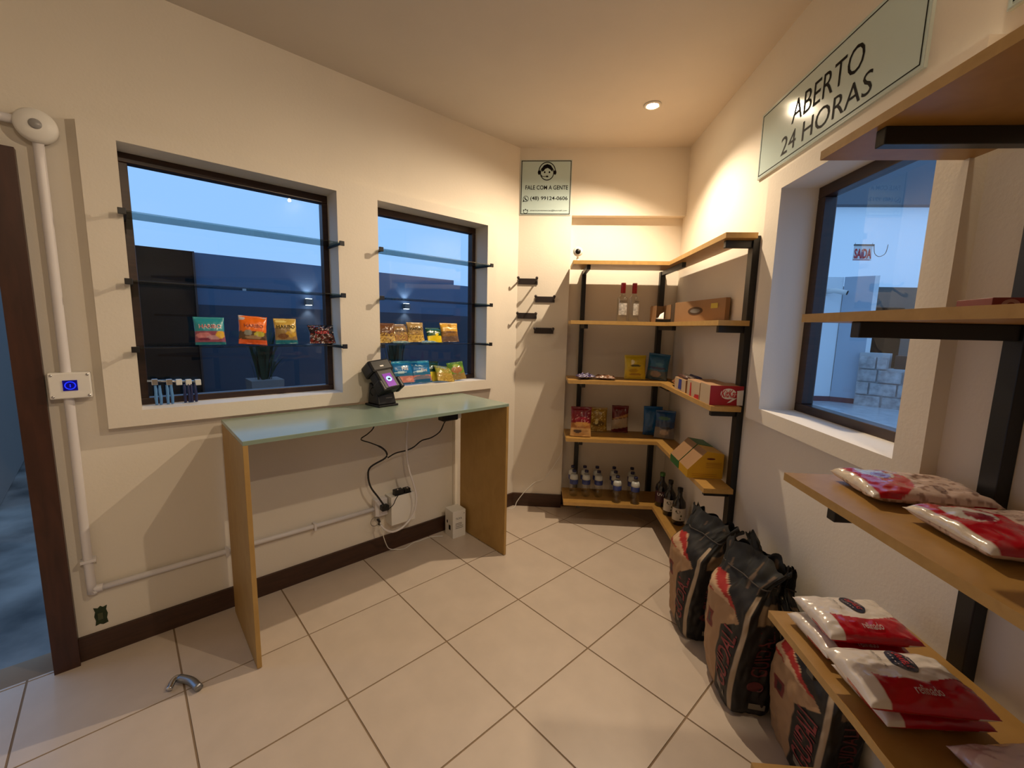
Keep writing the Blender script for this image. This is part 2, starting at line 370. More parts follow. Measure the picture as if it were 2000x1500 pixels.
for z in CZ:
    upr(cs, .296, .322, 2.985, YN-.045, z-TH-.03, z-TH, 'arm')
    upr(cs, .878, .904, 2.82 if z == CZ[0] else 2.93, YN-.045, z-TH-.03, z-TH, 'arm')
    upr(cs, .862 if z > .2 else .86, XR-.032, 2.137, 2.163, z-TH-.034, z-TH, 'arm')
rs = thing('wall_shelf_unit', 'long wooden wall shelves on a black metal post under the right window', 'shelves', (.85, .5, 0))
RSZ = [1.866, 1.483, 1.070, .673, .188]
for z in RSZ:
    b = MB(); shelf_board(b, loc_pts([(.652, -.30), (.985, -.30), (.985, 1.118), (.652, 1.118)], rs), z, .020)
    b.build('shelf', ['mdf', 'mdfedge'], rs)
for y in (.955, .05):
    upr(rs, XR-.03, XR, y-.02, y+.02, .02, RSZ[0]-.02)
    for z in RSZ: upr(rs, .668, XR-.03, y-.013, y+.013, z-.02-.034, z-.02, 'arm')

# ================================================================ DESK
dk = thing('desk', 'tall narrow desk with a green-grey top and raw board sides', 'desk', W(.30, 2.1, 0), A0)
b = MB(); b.box(0, 1.378, -.25, .235, .957, .975); b.build('desk_top', 'green', dk, bevel=.0015)
for x in (0.0, 1.360):
    b = MB(); b.box(x, x+.018, -.25, .225, .004, .957); b.build('side_panel', 'deskleg', dk, bevel=.001)
    for y in (-.2, .0, .17):
        b = MB(); b.box(x+.003, x+.014, y, y+.02, 0, .004); b.build('foot', 'black', dk)

# ================================================================ SIGNS
def icon_head(mb, fn, cx, cy, r):
    disc(mb, fn, cx, cy-.12*r, .82*r, .86*r, 0, 28, .88)                    # face outline
    pts = [(-.62, .0), (-.66, .35), (-.4, .72), (0, .86), (.42, .72), (.66, .35), (.6, .0), (.35, .25), (.05, .42), (-.25, .3), (-.38, .1)]
    mb.add([fn(cx+x*r, cy+y*r) for x, y in pts], [(0, 1, 2, 10), (10, 2, 9), (9, 2, 3, 8), (8, 3, 4, 7), (7, 4, 5, 6)], 0)
    n = 20                                                                 # headband
    vs = [fn(cx+k*r*math.cos(PI*i/n), cy+.05*r+k*1.05*r*math.sin(PI*i/n)) for k in (.90, 1.0) for i in range(n+1)]
    mb.add(vs, [(i, i+1, n+2+i, n+1+i) for i in range(n)], 0)
    for sx in (-1, 1): disc(mb, fn, cx+sx*.93*r, cy-.08*r, .16*r, .26*r, 0, 14); disc(mb, fn, cx+sx*.28*r, cy-.05*r, .10*r, .12*r, 0, 12)
    disc(mb, fn, cx+.02*r, cy-.52*r, .15*r, .10*r, 0, 12)
    mb.add([fn(cx+x*r, cy+y*r) for x, y in ((-.8, -.30), (-.72, -.32), (-.5, -.50), (0, -.50), (0, -.56), (-.52, -.57), (-.8, -.38))], [(0, 1, 2, 3, 4, 5, 6)], 0)
sg = thing('contact_sign', 'small square pale green contact sign with a headset head icon', 'sign', (0, YP, 2.446))
x0, x1, z0, z1 = -.188, .185, -.192, .192
b = MB(); b.box(x0, x1, -.005, 0, z0, z1); b.build('panel', 'signw', sg)
b = MB(); b.box(x0+.006, x1-.006, -.0058, -.005, z0+.006, z1-.006); b.build('sign_face', 'signg', sg)
fnc = lambda x, y: Vector((x, -.0066, y))
b = MB()
for (a, c, p, q) in ((x0+.006, x1-.006, z1-.011, z1-.006), (x0+.006, x1-.006, z0+.006, z0+.011), (x0+.006, x0+.011, z0+.006, z1-.006), (x1-.011, x1-.006, z0+.006, z1-.006)):
    b.add([fnc(a, p), fnc(c, p), fnc(c, q), fnc(a, q)], [(0, 1, 2, 3)])
icon_head(b, fnc, .005, .110, .062)
text(b, 'FALE COM A GENTE', fnc, -.150, .160, -.014, .016, bold=.014)
text(b, '(48) 99124-0606', fnc, -.112, .160, -.094, -.060, bold=.012)
disc(b, fnc, -.145, -.078, .021, .021, 0, 20, .84); b.add([fnc(-.168, -.101), fnc(-.152, -.095), fnc(-.163, -.084)], [(0, 1, 2)])
b.add([fnc(x, y) for x, y in ((-.156, -.068), (-.150, -.066), (-.146, -.078), (-.136, -.084), (-.132, -.090), (-.140, -.091), (-.152, -.082))], [(0, 1, 2, 3, 4, 5, 6)])
disc(b, fnc, -.145, -.152, .004, .004, 0, 10); disc(b, fnc, -.160, -.158, .004, .004, 0, 10); disc(b, fnc, -.130, -.158, .004, .004, 0, 10)
disc(b, fnc, -.145, -.168, .017, .014, 0, 18, .8)
text(b, 'smartconveniencias@hotmail.com', fnc, -.112, .160, -.166, -.154, bold=.006)
b.build('lettering', 'ink', sg)

bs = thing('opening_hours_sign', 'large pale green acrylic sign above the right window', 'sign', (XR-.005, 1.75, 2.298))
def bigsign(bs, y0, y1, z0, z1):
    b = MB(); b.box(-.004, .005, y0, y1, z0, z1); b.build('panel', 'signw', bs)
    b = MB(); b.box(-.0048, -.004, y0+.004, y1-.004, z0+.004, z1-.004); b.build('sign_face', 'signg', bs)
    f = lambda x, y: Vector((-.0056, -x, y)); b = MB()
    X0, X1 = -y1, -y0; e = .012
    for (a, c, p, q) in ((X0+e, X1-e, z1-e-.004, z1-e), (X0+e, X1-e, z0+e, z0+e+.004), (X0+e, X0+e+.004, z0+e, z1-e), (X1-e-.004, X1-e, z0+e, z1-e)):
        b.add([f(a, p), f(c, p), f(c, q), f(a, q)], [(0, 1, 2, 3)])
    return b, f
b, f = bigsign(bs, -.438, .452, -.145, .145)
text(b, 'ABERTO', f, -.195, .200, -.010, .078, bold=-.002); text(b, '24 HORAS', f, -.257, .250, -.111, -.037, bold=-.002)
b.build('lettering', 'ink', bs)
b2 = thing('second_wall_sign', 'pale green acrylic sign in the upper right corner of the photo', 'sign', (XR-.005, .60, 2.296))
b, f = bigsign(b2, -.45, .508, -.145, .145); b.build('border', 'ink', b2)

# ================================================================ WALL HOOKS
for i, (xa, z) in enumerate([(-.2035, 1.775), (-.0565, 1.644), (-.2055, 1.519), (-.0575, 1.409)]):
    xa = max(xa, xp+.004)
    h = thing('wall_hook', ['dark metal double-prong hook plate on the pier, upper left', 'dark metal double-prong hook plate on the pier, second from the top',
                            'dark metal double-prong hook plate on the pier, third from the top', 'dark metal double-prong hook plate on the pier, lowest'][i], 'hook', (xa+.075, YP, z), group='hook plates on the pier')
    b = MB(); b.box(-.074, .074, -.010, 0, -.022, .022); b.build('hook_plate', 'darksteel', h, bevel=.002)
    for sx in (-.068, .068):
        b = MB(); b.tube([(sx, -.008, .004), (sx, -.05, .004), (sx, -.085, .004), (sx, -.100, .012)], .0062, 8, sub=3)
        b.lathe([(0, -.010), (.009, -.006), (.011, .001), (.007, .009), (0, .011)], 10, X=Matrix.Translation((sx, -.100, .016))); b.build('prong', 'darksteel', h)

# ================================================================ CONDUIT, SENSOR, SWITCH BOX
c = thing('conduit', 'white plastic conduit running down beside the door and along the wall', 'pipe')
b = MB(); b.tube([W(-.181, ML-.020, 2.07), W(-.181, ML-.020, 1.6), W(-.183, ML-.020, .9), W(-.184, ML-.020, .34), W(-.176, ML-.020, .313), W(-.15, ML-.020, .308)], .0155, 12, sub=4); b.build('vertical_pipe', 'pvc', c)
b = MB(); b.tube([W(-.155, ML-.020, .308), W(.5, ML-.020, .308), W(1.045, ML-.020, .308)], .0125, 12, sub=1); b.build('horizontal_pipe', 'pvc', c)
b = MB(); b.tube([W(-.22, ML-.03, 2.115), W(-.6, ML-.03, 2.125)], .0155, 12, sub=1); b.build('upper_pipe', 'pvc', c)
for (t, z, vert) in ((-.183, .44, 1), (.29, .308, 0), (.70, .308, 0)):
    b = MB()
    if vert: b.box(t-.024, t+.024, ML-.040, ML, z-.006, z+.006, 0, RL)
    else: b.box(t-.007, t+.007, ML-.038, ML, z-.022, z+.018, 0, RL)
    b.build('clip', 'pvc', c, bevel=.002)
q = thing('motion_sensor', 'round white ceiling-style sensor on top of the conduit by the door', 'sensor', W(-.180, ML, 2.108), A0)
XD = Matrix.Rotation(PI/2, 4, 'X')
b = MB(); b.lathe([(.050, .012), (.056, .02), (.056, .045), (.050, .056), (.022, .060), (0, .060)], 40, X=XD); b.build('sensor_body', 'white', q)
b = MB(); b.lathe([(.044, 0), (.044, .014)], 24, X=XD); b.build('sensor_back', 'black', q)
b = MB(); b.lathe([(.017, .058), (.017, .062), (.011, .067), (0, .068)], 24, X=XD); b.build('lens', mat('grey_lens', (.30, .29, .29), .3), q)
q = thing('door_contact', 'short white plastic cylinder at the top of the door jamb', 'sensor', W(-.285, LF, 2.02), A0)
b = MB(); b.tube([(-.09, -.02, .018), (-.02, -.02, .004), (.012, -.02, -.008)], [.019, .021, .020, .020], 14, sub=3); b.build('sensor_tube', 'white', q)
q = thing('switch_box', 'square white switch box with a glowing blue touch panel on the conduit', 'switch', W(-.172, ML, 1.172), A0)
b = MB(); b.box(-.058, .058, -.052, 0, -.050, .050); b.build('box', 'white', q, bevel=.004)
b = MB(); b.box(-.020, .020, -.0545, -.052, -.019, .021); b.build('touch_panel', 'ledbg', q)
f = lambda x, y: Vector((x, -.0552, y)); b = MB(); disc(b, f, 0, .001, .016, .016, 0, 24, .78); b.box(-.0015, .0015, -.0552, -.0545, -.006, .006)
b.build('blue_ring', 'ledb', q)
for sx in (-1, 1):
    for sz in (-1, 1):
        b = MB(); b.lathe([(.0045, .052), (.0045, .0535), (0, .0535)], 10, X=Matrix.Translation((sx*.049, 0, sz*.041)) @ XD); b.build('screw', 'steel', q)
q = thing('wall_outlet_hole', 'open electrical outlet hole low on the wall by the door', 'outlet', W(-.167, ML, .175), A0)
b = MB(); b.prism([(-.02, -.042), (-.006, -.038), (.004, -.044), (.02, -.040), (.017, -.02), (.021, 0), (.017, .02), (.021, .038), (.008, .034), (0, .042), (-.008, .034), (-.021, .040), (-.017, .02), (-.021, 0), (-.017, -.02)], 0, .002, X=Matrix.Rotation(PI/2, 4, 'X')); b.build('cavity', 'hole', q)
b = MB(); b.box(-.010, .006, -.006, -.001, -.018, .012); b.build('terminal_block', mat('olive_terminal', (.06, .07, .03), .6), q)

# ================================================================ GLASS SHELVES
gl = []
for wi, (t0, t1) in enumerate(OW):
    for k, z in enumerate((1.856, 1.588, 1.317)):
        lab = ['uppermost', 'middle', 'lowest'][k]+' glass shelf across the '+['large left window', 'smaller window by the corner'][wi]
        g = thing('glass_shelf', lab, 'shelf', W((t0+t1)/2, LF, z), A0, group='glass shelves across the windows')
        hw = (t1-t0)/2
        b = MB(); b.box(-hw+.003, hw-.003, -.028, .132, -.006, 0); b.build('glass_plate', 'shelfglass', g, bevel=.001)
        for s in (-1, 1):
            b = MB(); xa, xb = sorted((s*hw-s*.001, s*hw-s*.009)); b.box(xa, xb, -.045, .137, -.018, -.0065)
            xa, xb = sorted((s*hw-s*.009, s*hw+s*.016)); b.box(xa, xb, -.047, -.038, -.020, .004); b.build('bracket', 'metal', g, bevel=.0015)

# ================================================================ POUCHES
def ns(x, y, s=1.0, seed=0): return noise.noise(Vector((x*s, y*s, seed*3.7)))
def pouch_fn(w, h, d, seed, seal=.07, side=1, wr=.10, belly=.38, taper=.05, boxy=0):
    def F(u, v, off=0.0):
        pu = max(0, 1-abs(2*u-1)**(7 if boxy else 2.6))**(.45 if boxy else .62)
        s = min(1, max(0, (v-seal*.5)/(1-1.5*seal)))
        pv = math.sin(PI*s**(math.log(.5)/math.log(1-belly) if belly < .5 else 1))**(.30 if boxy else .62) if 0 < s < 1 else 0
        th = d/2*pu*pv
        wrk = wr*d*(ns(u, v, 5, seed)*.6+ns(u, v, 11, seed+1)*.4)*min(1, pu*1.3+.1)*(1 if 0 < s < 1 else .5)
        edge = 1-taper*math.sin(PI*v)+.012*ns(v, seed, 7)
        x = (u-.5)*w*edge; z = v*h+.01*h*ns(u, v, 4, seed+5)*v
        y = -(th+wrk) if side > 0 else th*.9+wrk*.4
        if v > .98 or v < .02: y = .006*h*ns(u, 0, 9, seed)
        return Vector((x, y-off*side, z))
    return F
def pouch(parent, name, w, h, d, paint, seed, texts=(), X=I4, matname='foil', nu=26, nv=34, back=None, **kw):
    F = pouch_fn(w, h, d, seed, 1*kw.get('seal', .07), 1, **{k: v for k, v in kw.items() if k != 'seal'})
    B = pouch_fn(w, h, d, seed, kw.get('seal', .07), -1, **{k: v for k, v in kw.items() if k != 'seal'})
    mb = MB(); vs = []; col = []; fs = []
    for j in range(nv+1):
        for i in range(nu+1): u, v = i/nu, j/nv; vs.append(X @ F(u, v)); col.append(hx(*paint(u, v)))
    kf = len(vs)
    for j in range(nv+1):
        for i in range(nu+1):
            u, v = i/nu, j/nv
            e = i in (0, nu) or j in (0, nv)
            vs.append(X @ (F(u, v)+Vector((0, .0008, 0)) if e else B(u, v))); col.append(hx(*(back or paint)(1-u, v)))
    for base in (0, kf):
        for j in range(nv):
            for i in range(nu): k = base+j*(nu+1)+i; fs.append((k, k+1, k+nu+2, k+nu+1))
    for i in range(nu):
        for j in (0, nv): k = j*(nu+1)+i; fs.append((k, k+1, kf+k+1, kf+k))
    for j in range(nv):
        for i in (0, nu): k = j*(nu+1)+i; fs.append((k, k+nu+1, kf+k+nu+1, kf+k))
    mb.add(vs, fs, 0, True); mb.col = col
    o = mb.build(name, matname, parent)
    for (s, u0, u1, v0, v1, m) in texts:
        t = MB(); text(t, s, lambda x, y: X @ F(x, y, .0016), u0, u1, v0, v1, bold=.01); t.build('lettering', m, parent)
    return o, F
def bands(*st, wob=.02, seed=0):
    def p(u, v):
        vv = v+wob*ns(u, v, 6, seed)
        for (lim, c) in st:
            if vv < lim: return c
        return st[-1][1]
    return p
def mixp(base, blobs):
    """blobs: (cu, cv, ru, rv, colour) ellipses painted over a base print"""
    def p(u, v):
        c = base(u, v)
        for (cu, cv, ru, rv, cc) in blobs:
            if ((u-cu)/ru)**2+((v-cv)/rv)**2 < 1: c = cc
        return c
    return p
def speck(base, cols, sc=9, thr=.12, v1=1.0, seed=3, v0=0):
    def p(u, v):
        n = ns(u, v*1.2, sc, seed)
        if v0 <= v < v1 and abs(n) > thr: return cols[int((u*7+v*11+n*5)) % len(cols)]
        return base(u, v)
    return p
def standing(name, label, cat, t, z, w, h, d, paint, seed, texts=(), lean=12, m=LF+.03, rzo=0, group=None, roll=0, **kw):
    o = thing(name, label, cat, W(t, m, z), A0+math.radians(rzo), group=group)
    X = Matrix.Translation((0, 0, d*.10)) @ Matrix.Rotation(math.radians(-lean), 4, 'X') @ Matrix.Rotation(math.radians(roll), 4, 'Y')
    pouch(o, 'pouch', w, h, d, paint, seed, texts, X, **kw); return o
TEAL = (40, 140, 140); GOLD = (190, 150, 70)
GW = 'candy bags on the window shelves'
p1 = mixp(bands((.10, (20, 110, 125)), (.48, (150, 80, 100)), (1.1, (45, 150, 165)), seed=1), [(.28, .33, .25, .10, (205, 130, 135)), (.60, .26, .25, .08, (195, 150, 160)), (.84, .36, .16, .13, (225, 180, 60)), (.3, .2, .2, .05, (120, 50, 75))])
standing('candy_bag', 'teal candy bag with red brand lettering on the left window shelf', 'candy bag', .288, 1.318, .118, .128, .034, p1, 1, [('HARIBO', .14, .88, .58, .73, 'whitep'), ('HARIBO', .15, .87, .59, .72, 'redp')], 10, group=GW)
p2 = mixp(bands((.16, (215, 90, 35)), (.44, (95, 70, 50)), (1.1, (240, 115, 25)), seed=2), [(.3, .40, .14, .10, (150, 150, 140)), (.72, .36, .2, .10, (190, 180, 60)), (.5, .24, .3, .06, (160, 130, 100)), (.08, .93, .14, .10, (200, 195, 200))])
standing('candy_bag', 'orange candy bag with dark brand lettering on the left window shelf', 'candy bag', .456, 1.318, .122, .138, .036, p2, 2, [('HARIBO', .16, .86, .58, .70, mat('dark_orange_ink', (.30, .05, .02), .5))], 10, roll=4, group=GW)
gp = lambda sd: mixp(bands((.16, (30, 110, 130)), (.42, (150, 120, 75)), (.62, (150, 125, 80)), (.74, (215, 180, 90)), (1.1, (200, 165, 75)), seed=sd), [(.7, .38, .26, .12, (200, 160, 60)), (.35, .30, .24, .10, (120, 80, 50)), (.3, .88, .25, .05, (235, 215, 130)), (.8, .60, .14, .14, (225, 200, 110))])
standing('candy_bag', 'gold candy bag with teal base between orange and dark bags', 'candy bag', .606, 1.318, .106, .130, .034, gp(3), 3, [('HARIBO', .08, .90, .60, .74, 'ink')], 10, group=GW)
p4 = speck(bands((.40, (70, 30, 25)), (.75, (35, 22, 28)), (1.1, (22, 28, 42))), [(130, 40, 35), (20, 20, 35), (200, 190, 190), (95, 60, 40)], 7, .22)
standing('candy_bag', 'slumped dark candy bag at the right end of the left window shelf', 'candy bag', .785, 1.318, .135, .105, .045, p4, 4, [('HARIBO', .2, .75, .45, .60, 'redp')], 22, wr=.3, group=GW)
br = lambda a, c, sd: speck(bands((.35, c), (1.1, a), seed=sd), [(225, 190, 100), (120, 85, 50), (190, 150, 80)], 8, .2, .5, sd)
standing('candy_bag', 'brown and cream candy bag at the left end of the small window shelf', 'candy bag', 1.150, 1.318, .11, .120, .035, br((105, 65, 35), (225, 190, 110), 5), 5, (), 12, rzo=-8, group=GW)
standing('candy_bag', 'brown candy bag second from the left on the small window shelf', 'candy bag', 1.243, 1.325, .12, .112, .035, br((140, 110, 70), (170, 125, 80), 6), 6, [('HARIBO', .2, .9, .52, .64, mat('brown_ink', (.09, .05, .03), .5))], 18, rzo=4, group=GW)
standing('candy_bag', 'gold candy bag with black lettering in the middle of the small window shelf', 'candy bag', 1.350, 1.322, .118, .125, .035, br((165, 135, 80), (220, 180, 85), 7), 7, [('HARIBO', .12, .90, .58, .73, 'ink')], 12, group=GW)
p8 = mixp(bands((.42, (235, 205, 30)), (1.1, (15, 75, 50)), seed=8), [(.2, .7, .2, .04, (210, 225, 215)), (.7, .62, .15, .03, (210, 225, 215)), (.6, .5, .12, .08, (245, 220, 60))])
standing('candy_bag', 'dark green and yellow candy bag on the small window shelf', 'candy bag', 1.490, 1.318, .120, .100, .035, p8, 8, (), 20, rzo=5, group=GW)
p9 = mixp(bands((.30, (115, 90, 75)), (.55, (150, 110, 60)), (1.1, (215, 165, 60)), seed=9), [(.5, .85, .08, .15, (170, 120, 40)), (.3, .72, .25, .03, (250, 225, 150)), (.7, .70, .2, .03, (250, 225, 150))])
standing('candy_bag', 'gold ribboned candy bag at the right end of the small window shelf', 'candy bag', 1.605, 1.320, .135, .128, .04, p9, 9, [('HARIBO', .25, .8, .45, .55, mat('rust_ink', (.12, .05, .03), .5))], 14, rzo=-4, group=GW)
def lying(name, label, cat, loc, rz, w, h, d, paint, seed, texts=(), tilt=0, group=None, matname='foil', **kw):
    o = thing(name, label, cat, loc, rz, group=group)
    X = Matrix.Translation((0, -h/2, d*.46)) @ Matrix.Rotation(math.radians(-90+tilt), 4, 'X')
    pouch(o, 'pouch', w, h, d, paint, seed, texts, X, matname=matname, **kw); return o
sil = bands((1.1, (115, 150, 160)))
for i, (t, lb) in enumerate([(1.23, 'silver grey candy bag lying flat under the brown bags'), (1.42, 'silver grey candy bag lying flat in front of the gold bag')]):
    lying('candy_bag', lb, 'candy bag', W(t, LF+.005, 1.317), A0, .12, .045, .018, speck(sil, [(170, 195, 205), (80, 120, 135)], 9, .2, seed=i), 40+i, nu=18, nv=12, wr=.4, group=GW)
SI = OZ[0]; GS = 'candy bags on the window sill'
standing('candy_bag', 'brown and cream candy bag behind the payment terminal', 'candy bag', 1.150, SI+.004, .10, .155, .03, speck(bands((.55, (215, 195, 130)), (1.1, (120, 90, 50))), [(230, 220, 170), (100, 90, 50)], 8, .25, .55), 10, (), 12, m=LF+.05, group=GS)
bl = lambda sd: mixp(bands((.08, (30, 90, 130)), (.34, (205, 130, 120)), (.45, (40, 110, 150)), (1.1, (15, 115, 180)), seed=sd), [(.5, .93, .6, .05, (60, 170, 215)), (.35, .50, .28, .035, (200, 225, 235)), (.3, .22, .16, .08, (225, 150, 135)), (.75, .20, .14, .07, (235, 165, 150))])
standing('candy_bag', 'bright blue candy bag with pink sweets, nearest the terminal', 'candy bag', 1.268, SI+.004, .145, .150, .045, bl(11), 11, [('Fini', .42, .72, .58, .74, 'whitep')], 16, m=LF+.045, group=GS)
standing('candy_bag', 'bright blue candy bag with grey sweets on the sill', 'candy bag', 1.408, SI+.004, .150, .148, .04, mixp(bl(12), [(.5, .2, .45, .13, (120, 120, 135)), (.5, .12, .5, .05, (25, 85, 130))]), 12, [('Fini', .45, .75, .48, .62, 'whitep')], 18, m=LF+.055, rzo=3, group=GS)
standing('candy_bag', 'dark green and yellow candy bag on the sill', 'candy bag', 1.500, SI+.004, .150, .140, .03, bands((.45, (225, 205, 60)), (1.1, (12, 60, 50)), seed=13), 13, [('Fini', .3, .6, .6, .72, 'whitep')], 22, m=LF+.085, group=GS)
standing('candy_bag', 'olive and brown candy bag leaning forward on the sill', 'candy bag', 1.578, SI+.004, .145, .118, .035, speck(bands((.5, (175, 145, 65)), (1.1, (150, 150, 60)), seed=14), [(200, 175, 95), (140, 110, 50)], 7, .25), 14, (), 34, m=LF+.035, rzo=10, roll=10, group=GS)
standing('candy_bag', 'lime green candy bag at the right end of the sill', 'candy bag', 1.692, SI+.004, .125, .128, .035, mixp(bands((.35, (150, 125, 70)), (1.1, (110, 150, 50)), seed=15), [(.5, .55, .35, .2, (165, 110, 60)), (.5, .8, .2, .1, (190, 200, 80))]), 15, (), 20, m=LF+.06, rzo=-12, roll=-6, group=GS)

# ================================================================ RAZORS on the sill rail
rl = thing('razor_rack', 'small chrome rail with clips holding razors at the left window', 'rack', W(.15, 2.445, 1.15), A0)
b = MB(); b.tube([(-.095, 0, .012), (.095, 0, -.004)], .0055, 10, sub=1); b.build('rail', 'steel', rl)
for x in (-.07, -.02, .015, .05, .085):
    b = MB(); b.box(x-.011, x+.011, -.018, .008, -.012+(-x*.08), .014+(-x*.08)); b.build('clip', 'steel' if x < .0 else 'white', rl, bevel=.002)
for i, (t, m_, lb) in enumerate([(.088, 'blue', 'pale blue razor handle hanging leftmost on the chrome rail'), (.128, 'blue', 'pale blue razor handle hanging second on the chrome rail'), (.190, 'dblue', 'dark blue razor handle hanging third on the chrome rail'), (.215, 'dblue', 'dark blue razor handle hanging at the right of the chrome rail')]):
    r = thing('razor', lb, 'razor', W(t, 2.428, 1.055), A0, group='disposable razors on the chrome rail')
    for dx in (-.0075, .0075):
        b = MB(); b.tube([(dx, 0, 0), (dx*1.1, -.003, .03), (dx*.9, 0, .06), (dx, .004, .086)], [.0055, .0065, .006, .005], 8, sub=3); b.build('handle', m_, r)

# ================================================================ PAYMENT TERMINAL
pt = thing('payment_terminal', 'black payment terminal with a purple lit screen on the desk', 'payment terminal', W(1.055, 2.245, .975), A0+math.radians(6))
pt.scale = (1.12, 1.1, 1.0)
b = MB(); b.prism([(-.055, -.065), (.055, -.065), (.062, .06), (-.062, .06)], 0, .012); b.build('base_plate', 'black', pt, bevel=.003)
b = MB(); b.add([Vector(v) for v in [(-.05, -.055, .012), (.05, -.055, .012), (.052, .05, .012), (-.052, .05, .012), (-.045, -.03, .095), (.047, -.03, .095), (.047, .045, .13), (-.045, .045, .13)]],
                [(0, 3, 2, 1), (4, 5, 6, 7), (0, 1, 5, 4), (1, 2, 6, 5), (2, 3, 7, 6), (3, 0, 4, 7)]); b.build('stand', 'black', pt, bevel=.006)
f = lambda x, y: Vector((x, -.0565+.0263*(y-.012)/.083*.95, y)); b = MB()
for z in (.045, .068): b.add([f(-.005, z), f(.03, z), f(.03, z+.004), f(-.005, z+.004)], [(0, 1, 2, 3)])
b.build('stand_marking', mat('grey_print', (.12, .11, .11), .5), pt)
XB = Matrix.Translation((0, -.012, .150)) @ Matrix.Rotation(math.radians(-36), 4, 'X') @ Matrix.Rotation(math.radians(-7), 4, 'Y')
b = MB(); b.box(-.052, .052, -.045, .03, -.085, .060, X=XB); b.build('terminal_body', 'black', pt, bevel=.012)
b = MB(); b.box(-.062, .062, -.050, .045, .030, .105, X=XB); b.build('printer_cover', 'black', pt, bevel=.012)
for s in (-1, 1):
    b = MB(); b.box(s*.052-.012, s*.052+.012, -.052, .02, -.09, -.02, X=XB); b.build('side_grip', 'black', pt, bevel=.008)
b = MB(); b.box(-.024, .024, -.0475, -.0455, -.070, .010, X=XB); b.build('screen', 'screen', pt)
f = lambda x, y: XB @ Vector((x, -.0482, y)); b = MB(); disc(b, f, 0, -.024, .016, .016); b.build('screen_icon', 'screenb', pt)
b = MB(); b.box(-.007, .007, -.0487, -.0482, -.030, -.020, X=XB); b.build('screen_symbol', 'ink', pt)
b = MB(); b.tube([(-.045, .0, .11), (-.062, .0, .10), (-.066, .0, .08), (-.052, .0, .06)], .0035, 8); b.build('cord_loop', 'blackcable', pt)
b = MB(); b.box(-.012, .008, -.0515, -.050, .055, .063, X=XB); b.build('badge', 'whitep', pt)

# ================================================================ CABLES AND BOXES UNDER THE DESK
def cable(name, label, pts, r, m_, n=8, cat='cable'):
    b = MB(); b.tube(pts, r, n, sub=5); return tag(b.build(name, m_), label, cat)
Wm = lambda P, m: [W(t, m, z) for t, z in P]
cable('power_cable', 'thick black cable looping under the desk to the outlet', Wm([(1.055, .955), (1.03, .844), (.992, .805), (.949, .778), (1.006, .747), (1.071, .708), (1.103, .669), (1.093, .638), (1.003, .603), (.986, .554), (1.0, .481), (1.046, .403), (1.087, .333)], 2.30), [.0035]*5+[.0055]*8, 'blackcable')
cable('adapter_cable', 'thin black cable from the adapter joining the thick cable', [W(1.45, 2.09, .882)]+Wm([(1.515, .81), (1.473, .746), (1.407, .715), (1.336, .707), (1.281, .676), (1.228, .663), (1.156, .659), (1.105, .640)], 2.29), .0042, 'blackcable')
cable('white_hose', 'thick white cable hanging in a loop under the desk', Wm([(1.214, .957), (1.214, .856), (1.205, .724), (1.214, .584), (1.251, .451), (1.27, .359), (1.249, .264), (1.181, .2), (1.109, .187), (1.06, .216), (1.032, .254)], 2.245), .0062, 'pvc')
cable('router_cord', 'short black cord from the circuit board to the outlet', [W(1.155, 2.262, .40), W(1.136, 2.255, .385), W(1.115, 2.255, .350), W(1.085, 2.28, .318)], .0026, 'blackcable')
cable('floor_cord', 'thin white cord trailing on the floor under the desk', [W(1.058, 2.31, .235), W(1.067, 2.30, .174), W(1.082, 2.30, .113), W(1.12, 2.33, .04), W(1.173, 2.345, .006), W(1.222, 2.319, .005), W(1.30, 2.35, .005), W(1.341, 2.345, .005), W(1.43, 2.343, .005), W(1.50, 2.30, .005)], .0026, 'white')
cable('camera_cord', 'thin white cord hanging from the corner shelves to the floor', [(-.10-.12, 3.16, .004), (-.17, 3.19, .006), (-.153, 3.215, .045), (-.093, 3.228, .126), (-.013, 3.232, .207), (.059, 3.235, .24), (.144, 3.235, .371), (.19, 3.23, .47), (.189, 3.235, .60)], .0030, 'white')
q = thing('power_adapter', 'black power adapter fixed under the desk top', 'adapter', W(1.395, 2.08, .892), A0)
b = MB(); b.box(-.055, .055, -.03, .03, -.022, .022); b.build('adapter_body', 'black', q, bevel=.008)
b = MB(); b.box(.055, .085, -.018, .018, -.018, .018); b.build('plug', 'white', q, bevel=.004)
b = MB(); b.box(-.03, -.022, -.008, .008, .02, .065); b.box(.03, .038, -.008, .008, .02, .065); b.build('strap', 'black', q)
q = thing('wall_socket', 'white wall socket with black plugs at the conduit end', 'socket', W(1.088, ML, .315), A0)
b = MB(); b.box(-.045, .035, -.045, 0, -.055, .055); b.build('socket_box', 'pvc', q, bevel=.004)
b = MB(); b.box(-.018, .028, -.085, -.045, -.012, .022); b.build('plug', 'black', q, bevel=.006)
q = thing('cable_joint', 'clear and black cable joint hanging below the wall socket', 'connector', W(1.045, 2.33, .235), A0)
b = MB(); b.tube([(-.01, 0, .03), (.01, -.01, 0), (0, -.01, -.02)], .013, 10); b.build('joint_sleeve', 'vodka', q)
b = MB(); b.tube([(.005, 0, .02), (.014, -.01, 0), (.008, -.012, -.016)], .008, 10); b.build('connector', 'black', q)
n = 16; b = MB(); b.tube([(.03*math.cos(2*PI*i/n)-.01, -.004, .028*math.sin(2*PI*i/n)+.01) for i in range(n+1)], .0012, 6, sub=1); b.build('wire_loop', 'blackcable', q)
q = thing('junction_box', 'plain white box mounted on the wall under the desk', 'box', W(1.210, ML, .287), A0)
b = MB(); b.box(-.082, .082, -.085, 0, -.092, .092); b.build('box_body', 'white', q, bevel=.003)
q = thing('circuit_board', 'small black router board on top of the white wall box', 'electronics', W(1.212, 2.322, .379), A0)
